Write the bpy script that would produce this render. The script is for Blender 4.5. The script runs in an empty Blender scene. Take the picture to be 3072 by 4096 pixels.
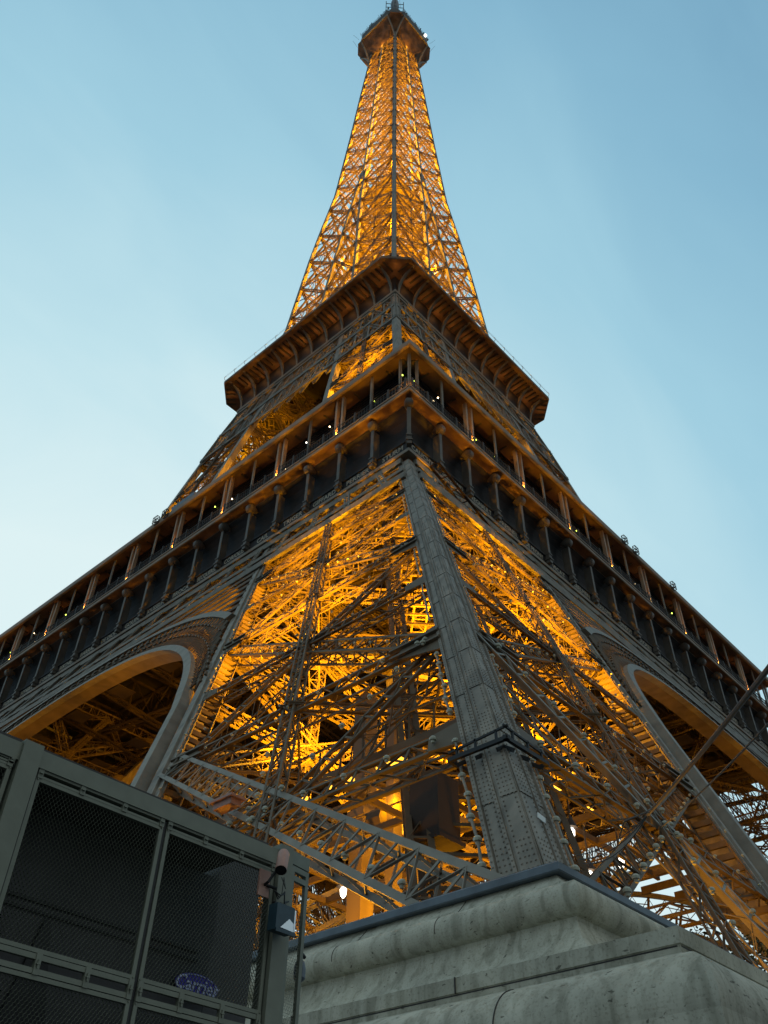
import bpy, math, random
import numpy as np
random.seed(7)
D = bpy.data
S = bpy.context.scene
COL = S.collection
R = math.radians

# ------------------------------------------------------------------ camera
cam = D.objects.new('camera', D.cameras.new('camera'))
COL.objects.link(cam)
S.camera = cam
CAM = np.array([-70.196, -65.191, 2.329])
_y, _p, _r = R(42.916), R(42.991), R(1.207)
fw = np.array([math.cos(_p)*math.cos(_y), math.cos(_p)*math.sin(_y), math.sin(_p)])
rt = np.array([math.sin(_y), -math.cos(_y), 0.])
up = np.cross(rt, fw)
rt2 = rt*math.cos(_r)+up*math.sin(_r)
up2 = -rt*math.sin(_r)+up*math.cos(_r)
from mathutils import Matrix, Vector
cam.matrix_world = Matrix(((rt2[0], up2[0], -fw[0], CAM[0]), (rt2[1], up2[1], -fw[1], CAM[1]),
                           (rt2[2], up2[2], -fw[2], CAM[2]), (0, 0, 0, 1)))
cam.data.sensor_fit = 'VERTICAL'
cam.data.sensor_height = 24.0
cam.data.lens = 24.0*3517.5/4096
cam.data.clip_start = 0.1
cam.data.clip_end = 9000

# ------------------------------------------------------------------ world: dusk sky
W = D.worlds.new('World'); S.world = W; W.use_nodes = True
nt = W.node_tree; nt.nodes.clear()
def N(t, **k):
    n = nt.nodes.new(t)
    for a, b in k.items(): setattr(n, a, b)
    return n
def L(a, b): nt.links.new(a, b)
out = N('ShaderNodeOutputWorld'); bg = N('ShaderNodeBackground'); L(bg.outputs[0], out.inputs[0])
tc = N('ShaderNodeTexCoord')
sky = N('ShaderNodeTexSky', sky_type='NISHITA', sun_disc=False)
sky.sun_elevation = R(3.0); sky.sun_rotation = R(-62.0); sky.altitude = 60
sky.air_density = 1.0; sky.dust_density = 0.6; sky.ozone_density = 2.5
sk = N('ShaderNodeVectorMath', operation='SCALE'); L(sky.outputs[0], sk.inputs[0]); sk.inputs['Scale'].default_value = 0.05
# twilight gradient ahead of the camera: brighter low down and towards the afterglow on the left
sep = N('ShaderNodeSeparateXYZ'); L(tc.outputs['Generated'], sep.inputs[0])
glow = N('ShaderNodeVectorMath', operation='DOT_PRODUCT'); L(tc.outputs['Generated'], glow.inputs[0])
glow.inputs[1].default_value = (.528, .946, -.055)
n1 = N('ShaderNodeTexNoise'); n1.inputs['Scale'].default_value = 2.6; n1.inputs['Detail'].default_value = 5
n1.inputs['Distortion'].default_value = .6
mp = N('ShaderNodeMapping'); mp.inputs['Rotation'].default_value = (0.5, 0.3, 0.2); mp.inputs['Scale'].default_value = (1.0, 2.6, 1.4)
L(tc.outputs['Generated'], mp.inputs[0]); L(mp.outputs[0], n1.inputs[0])
m1 = N('ShaderNodeMath', operation='MULTIPLY_ADD'); L(glow.outputs['Value'], m1.inputs[0]); m1.inputs[1].default_value = 1.0; m1.inputs[2].default_value = -0.065
z2 = N('ShaderNodeMath', operation='MULTIPLY'); L(sep.outputs[2], z2.inputs[0]); L(sep.outputs[2], z2.inputs[1])
m2 = N('ShaderNodeMath', operation='MULTIPLY_ADD'); L(z2.outputs[0], m2.inputs[0]); m2.inputs[1].default_value = 0.12; L(m1.outputs[0], m2.inputs[2])
m3 = N('ShaderNodeMath', operation='MULTIPLY_ADD'); L(n1.outputs[0], m3.inputs[0]); m3.inputs[1].default_value = 0.19; L(m2.outputs[0], m3.inputs[2])
m4 = N('ShaderNodeMath', operation='MULTIPLY_ADD'); L(m3.outputs[0], m4.inputs[0]); m4.inputs[1].default_value = .5; m4.inputs[2].default_value = .5
cr = N('ShaderNodeValToRGB'); L(m4.outputs[0], cr.inputs[0])
e = cr.color_ramp.elements
e[0].position = 0.02; e[0].color = (0.20, 0.25, 0.26, 1)
e[1].position = 0.95; e[1].color = (0.78, 0.95, 0.97, 1)
for pos, c in ((0.14, (0.40, .48, .48)), (0.27, (.8, .9, .88)), (0.44, (0.40, .50, .54)), (0.575, (0.18, 0.38, 0.55)), (0.675, (0.26, 0.51, 0.68)), (0.775, (0.38, 0.66, 0.80)), (0.875, (0.57, 0.82, 0.90))):  # lower stops lift the sky behind the camera as added fill
    k = e.new(pos); k.color = (*c, 1)
mx = N('ShaderNodeMix', data_type='RGBA', blend_type='MIX'); mx.inputs[0].default_value = 0.93
L(sk.outputs[0], mx.inputs[6]); L(cr.outputs[0], mx.inputs[7]); L(mx.outputs[2], bg.inputs[0]); bg.inputs[1].default_value = 1.0

sun = D.objects.new('sun', D.lights.new('sun', 'SUN')); COL.objects.link(sun)  # weak soft sun added for shape; the real one is down at dusk
sun.data.energy = 0.12; sun.data.angle = R(30); sun.data.color = (1, .93, .85)
sun.rotation_euler = (R(72), 0, R(-62+180+60))
S.view_settings.view_transform = 'Standard'; S.view_settings.look = 'None'
S.view_settings.exposure = 0.0; S.view_settings.gamma = 1.0
S.cycles.max_bounces = 5; S.cycles.diffuse_bounces = 3; S.cycles.glossy_bounces = 2
S.cycles.transparent_max_bounces = 8; S.cycles.use_light_tree = True
S.cycles.sample_clamp_indirect = 4.0

# ------------------------------------------------------------------ materials
def mat(name, col, rough=.6, metal=0., noise=0., nscale=1.0, bump=0., emit=None, estr=0., spec=.4, col2=None, detail=6, contrast=(.35, .65), streak=False):
    m = D.materials.new(name); m.use_nodes = True
    t = m.node_tree; b = t.nodes['Principled BSDF']
    b.inputs['Base Color'].default_value = (*col, 1); b.inputs['Roughness'].default_value = rough
    b.inputs['Metallic'].default_value = metal; b.inputs['Specular IOR Level'].default_value = spec
    if emit:
        b.inputs['Emission Color'].default_value = (*emit, 1); b.inputs['Emission Strength'].default_value = estr
    if noise or col2:
        g = t.nodes.new('ShaderNodeNewGeometry')
        mpn = t.nodes.new('ShaderNodeMapping'); mpn.inputs['Scale'].default_value = (1, 1, .25 if streak else 1)
        t.links.new(g.outputs['Position'], mpn.inputs[0])
        n = t.nodes.new('ShaderNodeTexNoise'); n.inputs['Scale'].default_value = nscale; n.inputs['Detail'].default_value = detail
        t.links.new(mpn.outputs[0], n.inputs[0])
        r = t.nodes.new('ShaderNodeValToRGB'); t.links.new(n.outputs[0], r.inputs[0])
        c2 = col2 or tuple(c*(1-noise) for c in col)
        r.color_ramp.elements[0].position = contrast[0]; r.color_ramp.elements[1].position = contrast[1]
        r.color_ramp.elements[0].color = (*c2, 1); r.color_ramp.elements[1].color = (*col, 1)
        t.links.new(r.outputs[0], b.inputs['Base Color'])
        if bump:
            bp = t.nodes.new('ShaderNodeBump'); bp.inputs['Strength'].default_value = bump; bp.inputs['Distance'].default_value = .02
            t.links.new(n.outputs[0], bp.inputs['Height']); t.links.new(bp.outputs[0], b.inputs['Normal'])
    return m
M = {}
M['iron'] = mat('brown_iron_paint', (.125, .094, .062), .62, noise=.3, nscale=.9, spec=.15)
M['plate'] = mat('weathered_column_paint', (.235, .205, .165), .6, noise=.42, nscale=2.2, bump=.3, spec=.3, streak=True)
M['trim'] = mat('pale_iron_trim', (.21, .19, .155), .6, noise=.3, nscale=1.2, spec=.3)
M['frame'] = mat('gallery_frame_paint', (.25, .205, .16), .6, noise=.25, nscale=.8, spec=.25)
M['pillar'] = mat('pillar_paint', (.36, .26, .18), .6, noise=.25, nscale=1)
M['blackbrown'] = mat('black_brown_underside', (.014, .011, .010), .8, noise=.4, nscale=.5)  # base darkened against lamp spill, so deck undersides read as shade
M['bracket'] = mat('bracket_paint', (.125, .11, .095), .6, noise=.3, nscale=1)
M['roofsoffit'] = mat('roof_soffit_paint', (.11, .07, .05), .7, noise=.5, nscale=.6)
M['leaf'] = mat('dark_foliage', (.045, .06, .025), .6, noise=.4, nscale=1.2)
M['bark'] = mat('bark', (.07, .05, .04), .9, noise=.4, nscale=3)
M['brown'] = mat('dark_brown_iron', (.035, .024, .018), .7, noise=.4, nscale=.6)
M['dark'] = mat('dark_iron', (.05, .046, .045), .7, noise=.4, nscale=.6)
M['wall'] = mat('shaded_wall_paint', (.04, .039, .042), .7, noise=.55, nscale=.35, spec=.2)  # shade of the recessed gallery walls is put into this near-black base
M['soffit'] = mat('soffit_paint_light_blotches', (.20, .13, .085), .7, noise=.6, nscale=.5, spec=.2)  # noise blotches in the colour stand for patchy light from below
M['glass'] = mat('dark_pavilion_glass', (.008, .009, .013), .45, spec=.3)
M['zinc'] = mat('blue_grey_zinc', (.115, .145, .18), .5, noise=.3, nscale=2.5, bump=.2)
M['green'] = mat('grey_green_paint', (.165, .18, .145), .55, noise=.12, nscale=9, bump=.1)
M['unit'] = mat('dark_unit_sheet', (.042, .043, .047), .6, noise=.3, nscale=1.5)
M['black'] = mat('black_rubber', (.01, .011, .013), .6)
M['salmon'] = mat('salmon_housing', (.36, .20, .16), .55, noise=.15, nscale=20)
M['blue'] = mat('blue_floodlight_case', (.025, .06, .085), .5, noise=.2, nscale=20)
M['reflector'] = mat('bright_reflector', (.55, .62, .68), .25, metal=.6)
M['bulb'] = mat('sparkle_lamp_cap', (.36, .38, .31), .5, noise=.15, nscale=8)
M['white'] = mat('white_plate', (.7, .75, .76), .5)
M['logo'] = mat('logo_blue', (.06, .05, .42), .5)
M['logot'] = mat('logo_lettering', (.6, .65, .9), .5)
M['gold'] = mat('frieze_lettering', (.34, .29, .21), .5)
M['net'] = mat('grey_netting', (.1, .1, .1), .8)
M['lamp'] = mat('white_lamp', (1, 1, 1), emit=(1, .95, .8), estr=6)
M['spot'] = mat('warm_small_lamp', (1, .8, .5), emit=(1, .75, .4), estr=9)
M['gspot'] = mat('green_small_lamp', (.8, 1, .3), emit=(.7, .9, .1), estr=5)
M['amber'] = mat('amber_projector', (1, .6, .1), emit=(1, .45, .03), estr=3)
M['tan'] = mat('tan_concrete', (.15, .115, .08), .7, noise=.35, nscale=.8, streak=True)
M['ground'] = mat('asphalt', (.05, .05, .05), .9, noise=.3, nscale=1)
M['curtain'] = mat('red_panel', (.25, .03, .02), .7)

def stone():
    m = D.materials.new('weathered_limestone'); m.use_nodes = True
    t = m.node_tree; b = t.nodes['Principled BSDF']; b.inputs['Roughness'].default_value = .85; b.inputs['Specular IOR Level'].default_value = .2
    g = t.nodes.new('ShaderNodeNewGeometry')
    def noise(sc, det, scale=(1, 1, 1), dist=0):
        mpn = t.nodes.new('ShaderNodeMapping'); mpn.inputs['Scale'].default_value = scale
        t.links.new(g.outputs['Position'], mpn.inputs[0])
        n = t.nodes.new('ShaderNodeTexNoise'); n.inputs['Scale'].default_value = sc; n.inputs['Detail'].default_value = det; n.inputs['Distortion'].default_value = dist
        t.links.new(mpn.outputs[0], n.inputs[0]); return n
    def ramp(n, a, ca, b_, cb):
        r = t.nodes.new('ShaderNodeValToRGB'); t.links.new(n.outputs[0], r.inputs[0])
        r.color_ramp.elements[0].position = a; r.color_ramp.elements[0].color = (*ca, 1)
        r.color_ramp.elements[1].position = b_; r.color_ramp.elements[1].color = (*cb, 1); return r
    def mixc(a, bb, f=None, fac=.5, mode='MULTIPLY'):
        x = t.nodes.new('ShaderNodeMix'); x.data_type = 'RGBA'; x.blend_type = mode
        x.inputs[0].default_value = fac
        if f: t.links.new(f, x.inputs[0])
        t.links.new(a, x.inputs[6]); t.links.new(bb, x.inputs[7]); return x.outputs[2]
    base = ramp(noise(.9, 8), .3, (.36, .355, .30), .7, (.50, .485, .40))
    stains = ramp(noise(2.2, 9, (1, 1, .5), 1.2), .38, (.45, .44, .40), .56, (1, 1, 1))
    fine = ramp(noise(28, 6), .30, (.6, .58, .55), .48, (1, 1, 1))
    drip = ramp(noise(3.2, 6, (1.6, 1.6, .10), .5), .36, (.50, .50, .46), .50, (1, 1, 1))
    pits = ramp(noise(9, 5, (1, 1, 2.2), .4), .30, (.22, .21, .2), .345, (1, 1, 1))
    c = mixc(base.outputs[0], stains.outputs[0], fac=.38); c = mixc(c, fine.outputs[0], fac=.6); c = mixc(c, pits.outputs[0], fac=.8); c = mixc(c, drip.outputs[0], fac=.55)
    t.links.new(c, b.inputs['Base Color'])
    bp = t.nodes.new('ShaderNodeBump'); bp.inputs['Strength'].default_value = .3; bp.inputs['Distance'].default_value = .008
    t.links.new(fine.outputs[0], bp.inputs['Height']); t.links.new(bp.outputs[0], b.inputs['Normal'])
    return m
M['stone'] = stone()

# ------------------------------------------------------------------ mesh helpers
def V(*a): return np.array(a, float)
def unit(v):
    v = np.asarray(v, float); return v/max(np.linalg.norm(v), 1e-9)
_BF = np.array([[0, 3, 2, 1], [4, 5, 6, 7], [0, 1, 5, 4], [1, 2, 6, 5], [2, 3, 7, 6], [3, 0, 4, 7]])
class MB:
    def __init__(s): s.v = []; s.f = []; s.n = 0; s.smooth = False
    def add(s, v, f):
        s.v.append(np.asarray(v, float)); s.f += [[i+s.n for i in q] for q in f]; s.n += len(v)
    def bar(s, p, q, wu, wv, u=None):
        """box beam from p to q; width wu along u (roughly), wv across"""
        p = np.asarray(p, float); q = np.asarray(q, float); d = unit(q-p)
        if u is None: u = V(0, 0, 1) if abs(d[2]) < .9 else V(1, 0, 0)
        v = unit(np.cross(d, u)); u = np.cross(v, d)
        a = u*wu/2; b = v*wv/2
        s.v.append(np.array([p-a-b, p+a-b, p+a+b, p-a+b, q-a-b, q+a-b, q+a+b, q-a+b]))
        s.f += (_BF+s.n).tolist(); s.n += 8
    def box(s, x0, y0, z0, x1, y1, z1):
        s.v.append(np.array([[x0, y0, z0], [x1, y0, z0], [x1, y1, z0], [x0, y1, z0], [x0, y0, z1], [x1, y0, z1], [x1, y1, z1], [x0, y1, z1]], float))
        s.f += (_BF+s.n).tolist(); s.n += 8
    def tube(s, pts, r, k=8, cap=True):
        pts = [np.asarray(p, float) for p in pts]; rr = r if hasattr(r, '__len__') else [r]*len(pts)
        ring = []; pu = None
        for i, p in enumerate(pts):
            d = unit(pts[min(i+1, len(pts)-1)]-pts[max(i-1, 0)])
            if pu is None: pu = V(0, 0, 1) if abs(d[2]) < .9 else V(1, 0, 0)
            v = unit(np.cross(d, pu)); pu = np.cross(v, d)
            ring += [p+rr[i]*(pu*math.cos(t)+v*math.sin(t)) for t in [2*math.pi*j/k for j in range(k)]]
        f = [[i*k+j, i*k+(j+1) % k, (i+1)*k+(j+1) % k, (i+1)*k+j] for i in range(len(pts)-1) for j in range(k)]
        if cap: f += [list(range(k))[::-1], [(len(pts)-1)*k+j for j in range(k)]]
        s.add(ring, f)
    def prism(s, poly, off):
        n = len(poly); off = np.asarray(off, float)
        v = [np.asarray(p, float) for p in poly]+[np.asarray(p, float)+off for p in poly]
        s.add(v, [list(range(n))[::-1], list(range(n, 2*n))]+[[i, (i+1) % n, (i+1) % n+n, i+n] for i in range(n)])
    def build(s, name, m, parent=None, smooth=False):
        me = D.meshes.new(name)
        v = np.concatenate(s.v) if s.v else np.zeros((0, 3))
        me.vertices.add(len(v)); me.vertices.foreach_set('co', v.ravel())
        lens = np.array([len(q) for q in s.f], dtype=np.int32); tot = int(lens.sum())
        me.loops.add(tot); me.loops.foreach_set('vertex_index', np.fromiter((i for q in s.f for i in q), dtype=np.int32, count=tot))
        me.polygons.add(len(lens)); me.polygons.foreach_set('loop_start', np.concatenate([[0], np.cumsum(lens)[:-1]]).astype(np.int32))
        me.update(calc_edges=True); me.validate()
        me.polygons.foreach_set('use_smooth', [bool(smooth)]*len(me.polygons))
        me.materials.append(M[m] if isinstance(m, str) else m)
        o = D.objects.new(name, me); COL.objects.link(o)
        if parent: o.parent = parent
        return o
def empty(name, loc=(0, 0, 0)):
    o = D.objects.new(name, None); COL.objects.link(o); o.location = loc; o.empty_display_size = .5; return o
def tag(o, label=None, cat=None, group=None, kind=None):
    if label: o['label'] = label
    if cat: o['category'] = cat
    if group: o['group'] = group
    if kind: o['kind'] = kind
    return o
def copy_tree(o, parent=None, skip=()):
    c = o.copy(); COL.objects.link(c); c.parent = parent
    for ch in list(o.children):
        if ch.name.split('.')[0] not in skip: copy_tree(ch, c, skip)
    return c
def ring(mb, prof, b=0.0, closed=False, signs=None):
    """profile (W, z) swept round a square (or bevelled square) centred on the axis"""
    rows = []
    for (w, z) in prof:
        if b:
            rows.append([(-w, -w+b), (-w+b, -w), (w-b, -w), (w, -w+b), (w, w-b), (w-b, w), (-w+b, w), (-w, w-b)])
        else: rows.append([(-w, -w), (w, -w), (w, w), (-w, w)])
        rows[-1] = [(x, y, z) for x, y in rows[-1]]
    k = len(rows[0]); n = len(rows)
    f = [[i*k+j, (i+1)*k+j, (i+1)*k+(j+1) % k, i*k+(j+1) % k] for i in range(n-1) for j in range(k)]
    if closed: f += [[(n-1)*k+j, j, (j+1) % k, (n-1)*k+(j+1) % k] for j in range(k)]
    mb.add([p for r_ in rows for p in r_], f)
def side(k):
    """axes of tower side k: k=0 west side (x=-W, left in view), k=1 south side (y=-W, right in view)"""
    return [(V(-1, 0, 0), V(0, 1, 0)), (V(0, -1, 0), V(1, 0, 0)), (V(1, 0, 0), V(0, 1, 0)), (V(0, 1, 0), V(1, 0, 0))][k]

# ------------------------------------------------------------------ setting
g = MB(); g.box(-3000, -3000, .3, 3000, 3000, .7)
tag(g.build('ground', 'ground'), 'dark asphalt ground under the tower', None, kind='structure')

# ------------------------------------------------------------------ tower profile
LW = 16.67
def a1(z): return 61.04-.512*z
ZT = [52.7, 60, 70, 80, 93, 98, 104, 112.4, 120, 136, 149.5, 160, 171, 187, 216, 243, 265, 276]
WT = [34.06, 31.1, 27.9, 25.0, 22.0, 20.8, 19.4, 17.15, 15.7, 13.3, 12.3, 11.5, 10.5, 8.9, 7.4, 6.15, 5.05, 4.6]
ZI = [60, 88, 101, 112, 136, 148.5, 172, 184, 300]; WI = [15.6, 10.4, 8.5, 6.1, 3.4, 2.7, .9, .35, .35]
def w2(z): return float(np.interp(z, ZT, WT))
def i2(z): return float(np.interp(z, ZI, WI))

tower = empty('iron_lattice_tower')
tag(tower, 'tall iron lattice tower glowing amber inside, seen from below against the dusk sky', 'tower')

def girder(mb, p, q, n, Wd, Dp, c=.16, bay=.9, lace=.06, back=True, style='Z'):
    """lattice box girder p->q lying in the face plane; n = inward normal"""
    p = np.asarray(p, float); q = np.asarray(q, float); d = q-p; Lg = np.linalg.norm(d)
    if Lg < .3: return
    d = d/Lg; s = unit(np.cross(n, d)); n = unit(n-d*np.dot(n, d))
    for sg in (-1, 1):
        mb.bar(p+s*sg*Wd/2, q+s*sg*Wd/2, c, .05, s)
        mb.bar(p+s*sg*(Wd/2)+n*c/2, q+s*sg*(Wd/2)+n*c/2, .04, c, s)
        if back: mb.bar(p+s*sg*Wd/2+n*Dp, q+s*sg*Wd/2+n*Dp, c, .05, s)
    k = max(2, int(round(Lg/bay)))
    for i in range(k):
        A = p+d*Lg*i/k; B = p+d*Lg*(i+1)/k
        f = 1 if i % 2 else -1
        mb.bar(A-s*Wd/2, A+s*Wd/2, lace*1.2, .03, d)
        mb.bar(A-s*f*Wd/2, B+s*f*Wd/2, lace, .025, n)
        if style == 'X': mb.bar(A+s*f*Wd/2, B-s*f*Wd/2, lace, .025, n)
        if back:
            mb.bar(A-s*f*Wd/2+n*Dp, B+s*f*Wd/2+n*Dp, lace, .025, n)
            for sg in (-1, 1):
                o1, o2 = (0, Dp) if f > 0 else (Dp, 0)
                mb.bar(A+s*sg*Wd/2+n*o1, B+s*sg*Wd/2+n*o2, lace, .025, s)

def column(mb, fpos, zs, sx, sy, Lc, detail=0):
    """box column along corner line fpos(z); sx,sy = direction of the box inside from the corner"""
    if detail:
        P = [(0.05, Lc), (.05, Lc-.10), (.15, Lc-.10), (.15, .66*Lc/1.15), (.0, .66*Lc/1.15), (.0, .58*Lc/1.15), (.05, .58*Lc/1.15), (.05, .05)]
        P = P+[(b_, a_) for a_, b_ in P[::-1][1:]]+[(Lc, .30), (.30, .30), (.30, Lc)]
    else:
        P = [(0, Lc), (0, 0), (Lc, 0), (Lc, Lc)]
    rows = []
    for z in zs:
        x, y = fpos(z)[:2]
        rows.append([(x+sx*a_, y+sy*b_, z) for a_, b_ in P])
    k = len(P); n = len(rows)
    f = [[i*k+j, i*k+(j+1) % k, (i+1)*k+(j+1) % k, (i+1)*k+j] for i in range(n-1) for j in range(k)]
    mb.add([p for r_ in rows for p in r_], f)

def corners(w, i):
    return [lambda z: V(-w(z), -w(z), z), lambda z: V(-w(z), -i(z), z), lambda z: V(-i(z), -i(z), z), lambda z: V(-i(z), -w(z), z)]

def build_leg(name, w, i, levels, half, Lc, GW, GD, c, lace, bay, detail_col=False, back=True, midpost=True, faces=(0, 1, 2, 3), zcol=None):
    cs = corners(w, i); sg = [(1, 1), (1, -1), (-1, -1), (-1, 1)]
    # the leg mesh itself: horizontal diaphragms
    dm = MB()
    for z in levels[1:]:
        pts = [f(z) for f in cs]
        for a_, b_ in ((0, 2), (1, 3)):
            girder(dm, pts[a_]+(pts[b_]-pts[a_])*.06, pts[a_]+(pts[b_]-pts[a_])*.94, V(0, 0, -1), GW*.9, GD*.8, c*.9, bay*1.3, lace, back=False)
        m_ = [(pts[j]+pts[(j+1) % 4])/2 for j in range(4)]
        for j in range(4): girder(dm, m_[j], m_[(j+1) % 4], V(0, 0, -1), GW*.7, GD*.6, c*.8, bay*1.2, lace, back=False)
    for za, zb in zip(levels[1:-1], levels[2:]):
        pa, pb = [f(za) for f in cs], [f(zb) for f in cs]
        for j in range(4): dm.bar((pa[j]+pa[(j+1) % 4])/2, (pb[j]+pb[(j+1) % 4])/2, .09, .09)
    leg = dm.build(name, 'iron', tower)
    zc = zcol or [levels[0], levels[-1]]
    if len(zc) == 2: zc = list(np.linspace(zc[0], zc[1], 12))
    for j, f in enumerate(cs):
        mb = MB(); column(mb, f, zc, *sg[j], Lc, detail=1 if (detail_col and j != 2) else 0)
        mb.build('corner_column', 'plate', leg)
        if detail_col and j in (1, 3):      # laced inner flange facing into the leg
            mb = MB(); ax = 0 if j == 1 else 1; lo = V(0, 0, 0)
            def q_(z, t, o): 
                p = f(z).copy(); p[ax] += t; p[1-ax] -= Lc+o; return p
            for t in (.12, Lc-.12): mb.bar(q_(levels[0], t, .22), q_(levels[-1], t, .22), .12, .05)
            for z in np.arange(levels[0]+.3, levels[-1], .62): mb.bar(q_(z, .1, .12), q_(z, Lc-.1, .12), .22, .14)
            mb.build('laced_flange', 'iron', leg)
    for j in faces:
        c0, c1 = cs[j], cs[(j+1) % 4]
        t0 = Lc
        def P(t, z):      # t in 0..1 between inner edges of the columns on this face
            A, B = c0(z), c1(z); d = B-A; Lf = np.linalg.norm(d); e_ = (Lc*.9)/Lf
            return A+d*(e_+(1-2*e_)*t)
        zm = (levels[0]+levels[-1])/2
        Aa, Bb = c0(zm), c1(zm)
        nrm = unit(np.cross(Bb-Aa, c0(zm+1)-Aa)); ctr = (cs[0](zm)+cs[2](zm))/2
        if np.dot(nrm, ctr-Aa) < 0: nrm = -nrm
        off = nrm*.14
        for k in range(len(levels)-1):
            z0, z1 = levels[k], levels[k+1]
            mb = MB(); girder(mb, P(0, z1)+off, P(1, z1)+off, nrm, GW, GD, c, bay, lace, back=back)
            if GW > .6:   # gusset plates beside the columns
                for t_, u_ in ((0, 1), (1, -1)):
                    Q = P(t_, z1)+off*.5; hd = unit(P(.5+.1*u_, z1)-P(.5, z1)); ud = unit(c0(z1)-c0(z1-1))
                    mb.prism([Q+ud*1.1, Q+ud*.5+hd*1.7, Q-ud*.5+hd*1.9, Q-ud*1.3], nrm*.06)
                    mb.bar(Q+ud*.36-nrm*.06, Q+ud*.36+hd*2.2-nrm*.06, .14, .12, ud)
                    mb.bar(Q-ud*.36-nrm*.06, Q-ud*.36+hd*2.2-nrm*.06, .14, .12, ud)
            if name == 'spire_leg':
                zm = (z0+z1)/2
                for (ta, za, tb, zb) in ((0, z0, 1, zm), (0, zm, 1, z1), (0, z1, 1, zm), (0, zm, 1, z0)): mb.bar(P(ta, za)-nrm*.08, P(tb, zb)-nrm*.08, .28, .05, unit(c1((z0+z1)/2)-c0((z0+z1)/2)))
            mb.build('horizontal_girder', 'iron', leg)
            if half:
                mb = MB(); girder(mb, P(0, (z0+z1)/2)+off, P(1, (z0+z1)/2)+off, nrm, GW*.75, GD*.8, c*.85, bay, lace)
                if GW > .6:
                    zz = (z0+z1)/2
                    for t_, u_ in ((0, 1), (1, -1)):
                        Q = P(t_, zz)+off*.5; hd = unit(P(.5+.1*u_, zz)-P(.5, zz)); ud = unit(c0(zz)-c0(zz-1))
                        mb.prism([Q+ud*.6, Q+ud*.35+hd*1.1, Q-ud*.4+hd*1.2, Q-ud*.6], nrm*.05)
                mb.build('horizontal_girder', 'iron', leg)
            for (ta, za, tb, zb) in ((0, z0, 1, z1), (0, z1, 1, z0)):
                mb = MB(); big = name == 'lower_leg' and k == 0 and za < zb
                girder(mb, P(ta, za)+off*(0 if big else 2.2), P(tb, zb)+off*(0 if big else 2.2), nrm, 1.12 if big else GW*.85, GD, c*(1.5 if big else .9), bay, lace, back=back)
                mb.build('diagonal_brace', 'trim' if big else 'iron', leg)
        if midpost:
            mb = MB()
            zz = levels
            for k in range(len(zz)-1):
                girder(mb, P(.5, zz[k])-nrm*.02, P(.5, zz[k+1])-nrm*.02, nrm, GW*.62, GD*.5, c*.7, bay*.8, lace)
            mb.build('middle_post', 'iron', leg)
    return leg

LV1 = [7.6, 19.6, 31.2, 42.8, 52.4]
low = build_leg('lower_leg', a1, lambda z: a1(z)-LW, LV1, True, 1.15, .85, .75, .125, .07, .95, detail_col=True)
LV2 = [60.5, 72.5, 83, 92, 100, 107, 112.3]
mid = build_leg('upper_leg', w2, i2, LV2, False, .85, .85, .55, .22, .13, 1.7, zcol=list(np.linspace(59.6, 116.4, 14)))
LV3 = [117.7, 124, 131.3, 139.2, 149.2, 159.1, 169.4, 179.9]
spl = build_leg('spire_leg', w2, i2, LV3, False, .6, .55, .35, .2, .14, 2.0, back=False, midpost=False, zcol=list(np.linspace(117.6, 187, 16)))
# bulbs and extras that belong to the near leg only are added before copying with skip
LV4 = [179.9, 190.1, 199.2, 208.4, 216.3, 224.1, 232.1, 239.6, 247, 254, 261, 268, 274.5]
shaft = MB()
for z in LV4:
    w_ = w2(z)-.3
    for a_, b_ in (((-w_, -w_), (w_, w_)), ((-w_, w_), (w_, -w_))):
        girder(shaft, V(*a_, z), V(*b_, z), V(0, 0, -1), .5, .35, .2, 1.8, .14, back=False)
shaft.bar(V(0, 0, LV4[0]), V(0, 0, LV4[-1]), .5, .5)
shaft = shaft.build('spire_shaft', 'iron', tower)
for k in range(4):
    nv, tv = side(k)
    for k2 in range(len(LV4)-1):
        z0, z1 = LV4[k2], LV4[k2+1]
        for s_ in (-1, 1):
            def P(t, z): return nv*w2(z)+tv*s_*(.35+(w2(z)-.6)*t)+V(0, 0, z)
            mb = MB(); n_ = -nv
            girder(mb, P(0, z1), P(1, z1), n_, .5, .3, .18, 1.6, .12, back=False)
            for (ta, za, tb, zb) in ((0, z0, 1, z1), (0, z1, 1, z0)):
                girder(mb, P(ta, za)-nv*.15, P(tb, zb)-nv*.15, n_, .45, .3, .17, 1.8, .1, back=False)
                zm = (za+zb)/2
                mb.bar(P(ta, za)+nv*.08, P(tb, zm)+nv*.08, .26, .05, tv); mb.bar(P(ta, zm)+nv*.08, P(tb, zb)+nv*.08, .26, .05, tv)
            mb.build('lattice_panel', 'iron', shaft)
    mb = MB()
    zs = list(np.linspace(183, 276, 16))
    for za, zb in zip(zs[:-1], zs[1:]):
        mb.bar(nv*(w2(za)-.1)+V(0, 0, za), nv*(w2(zb)-.1)+V(0, 0, zb), .55, .35, tv)
    mb.build('middle_column', 'plate', shaft)
    sx, sy = [(1, 1), (1, -1), (-1, -1), (-1, 1)][k]
    mb = MB(); column(mb, lambda z: (-sx*w2(z), -sy*w2(z)), list(np.linspace(186.5, 276, 16)), sx, sy, .68)
    mb.build('corner_column', 'plate', shaft)
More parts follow.
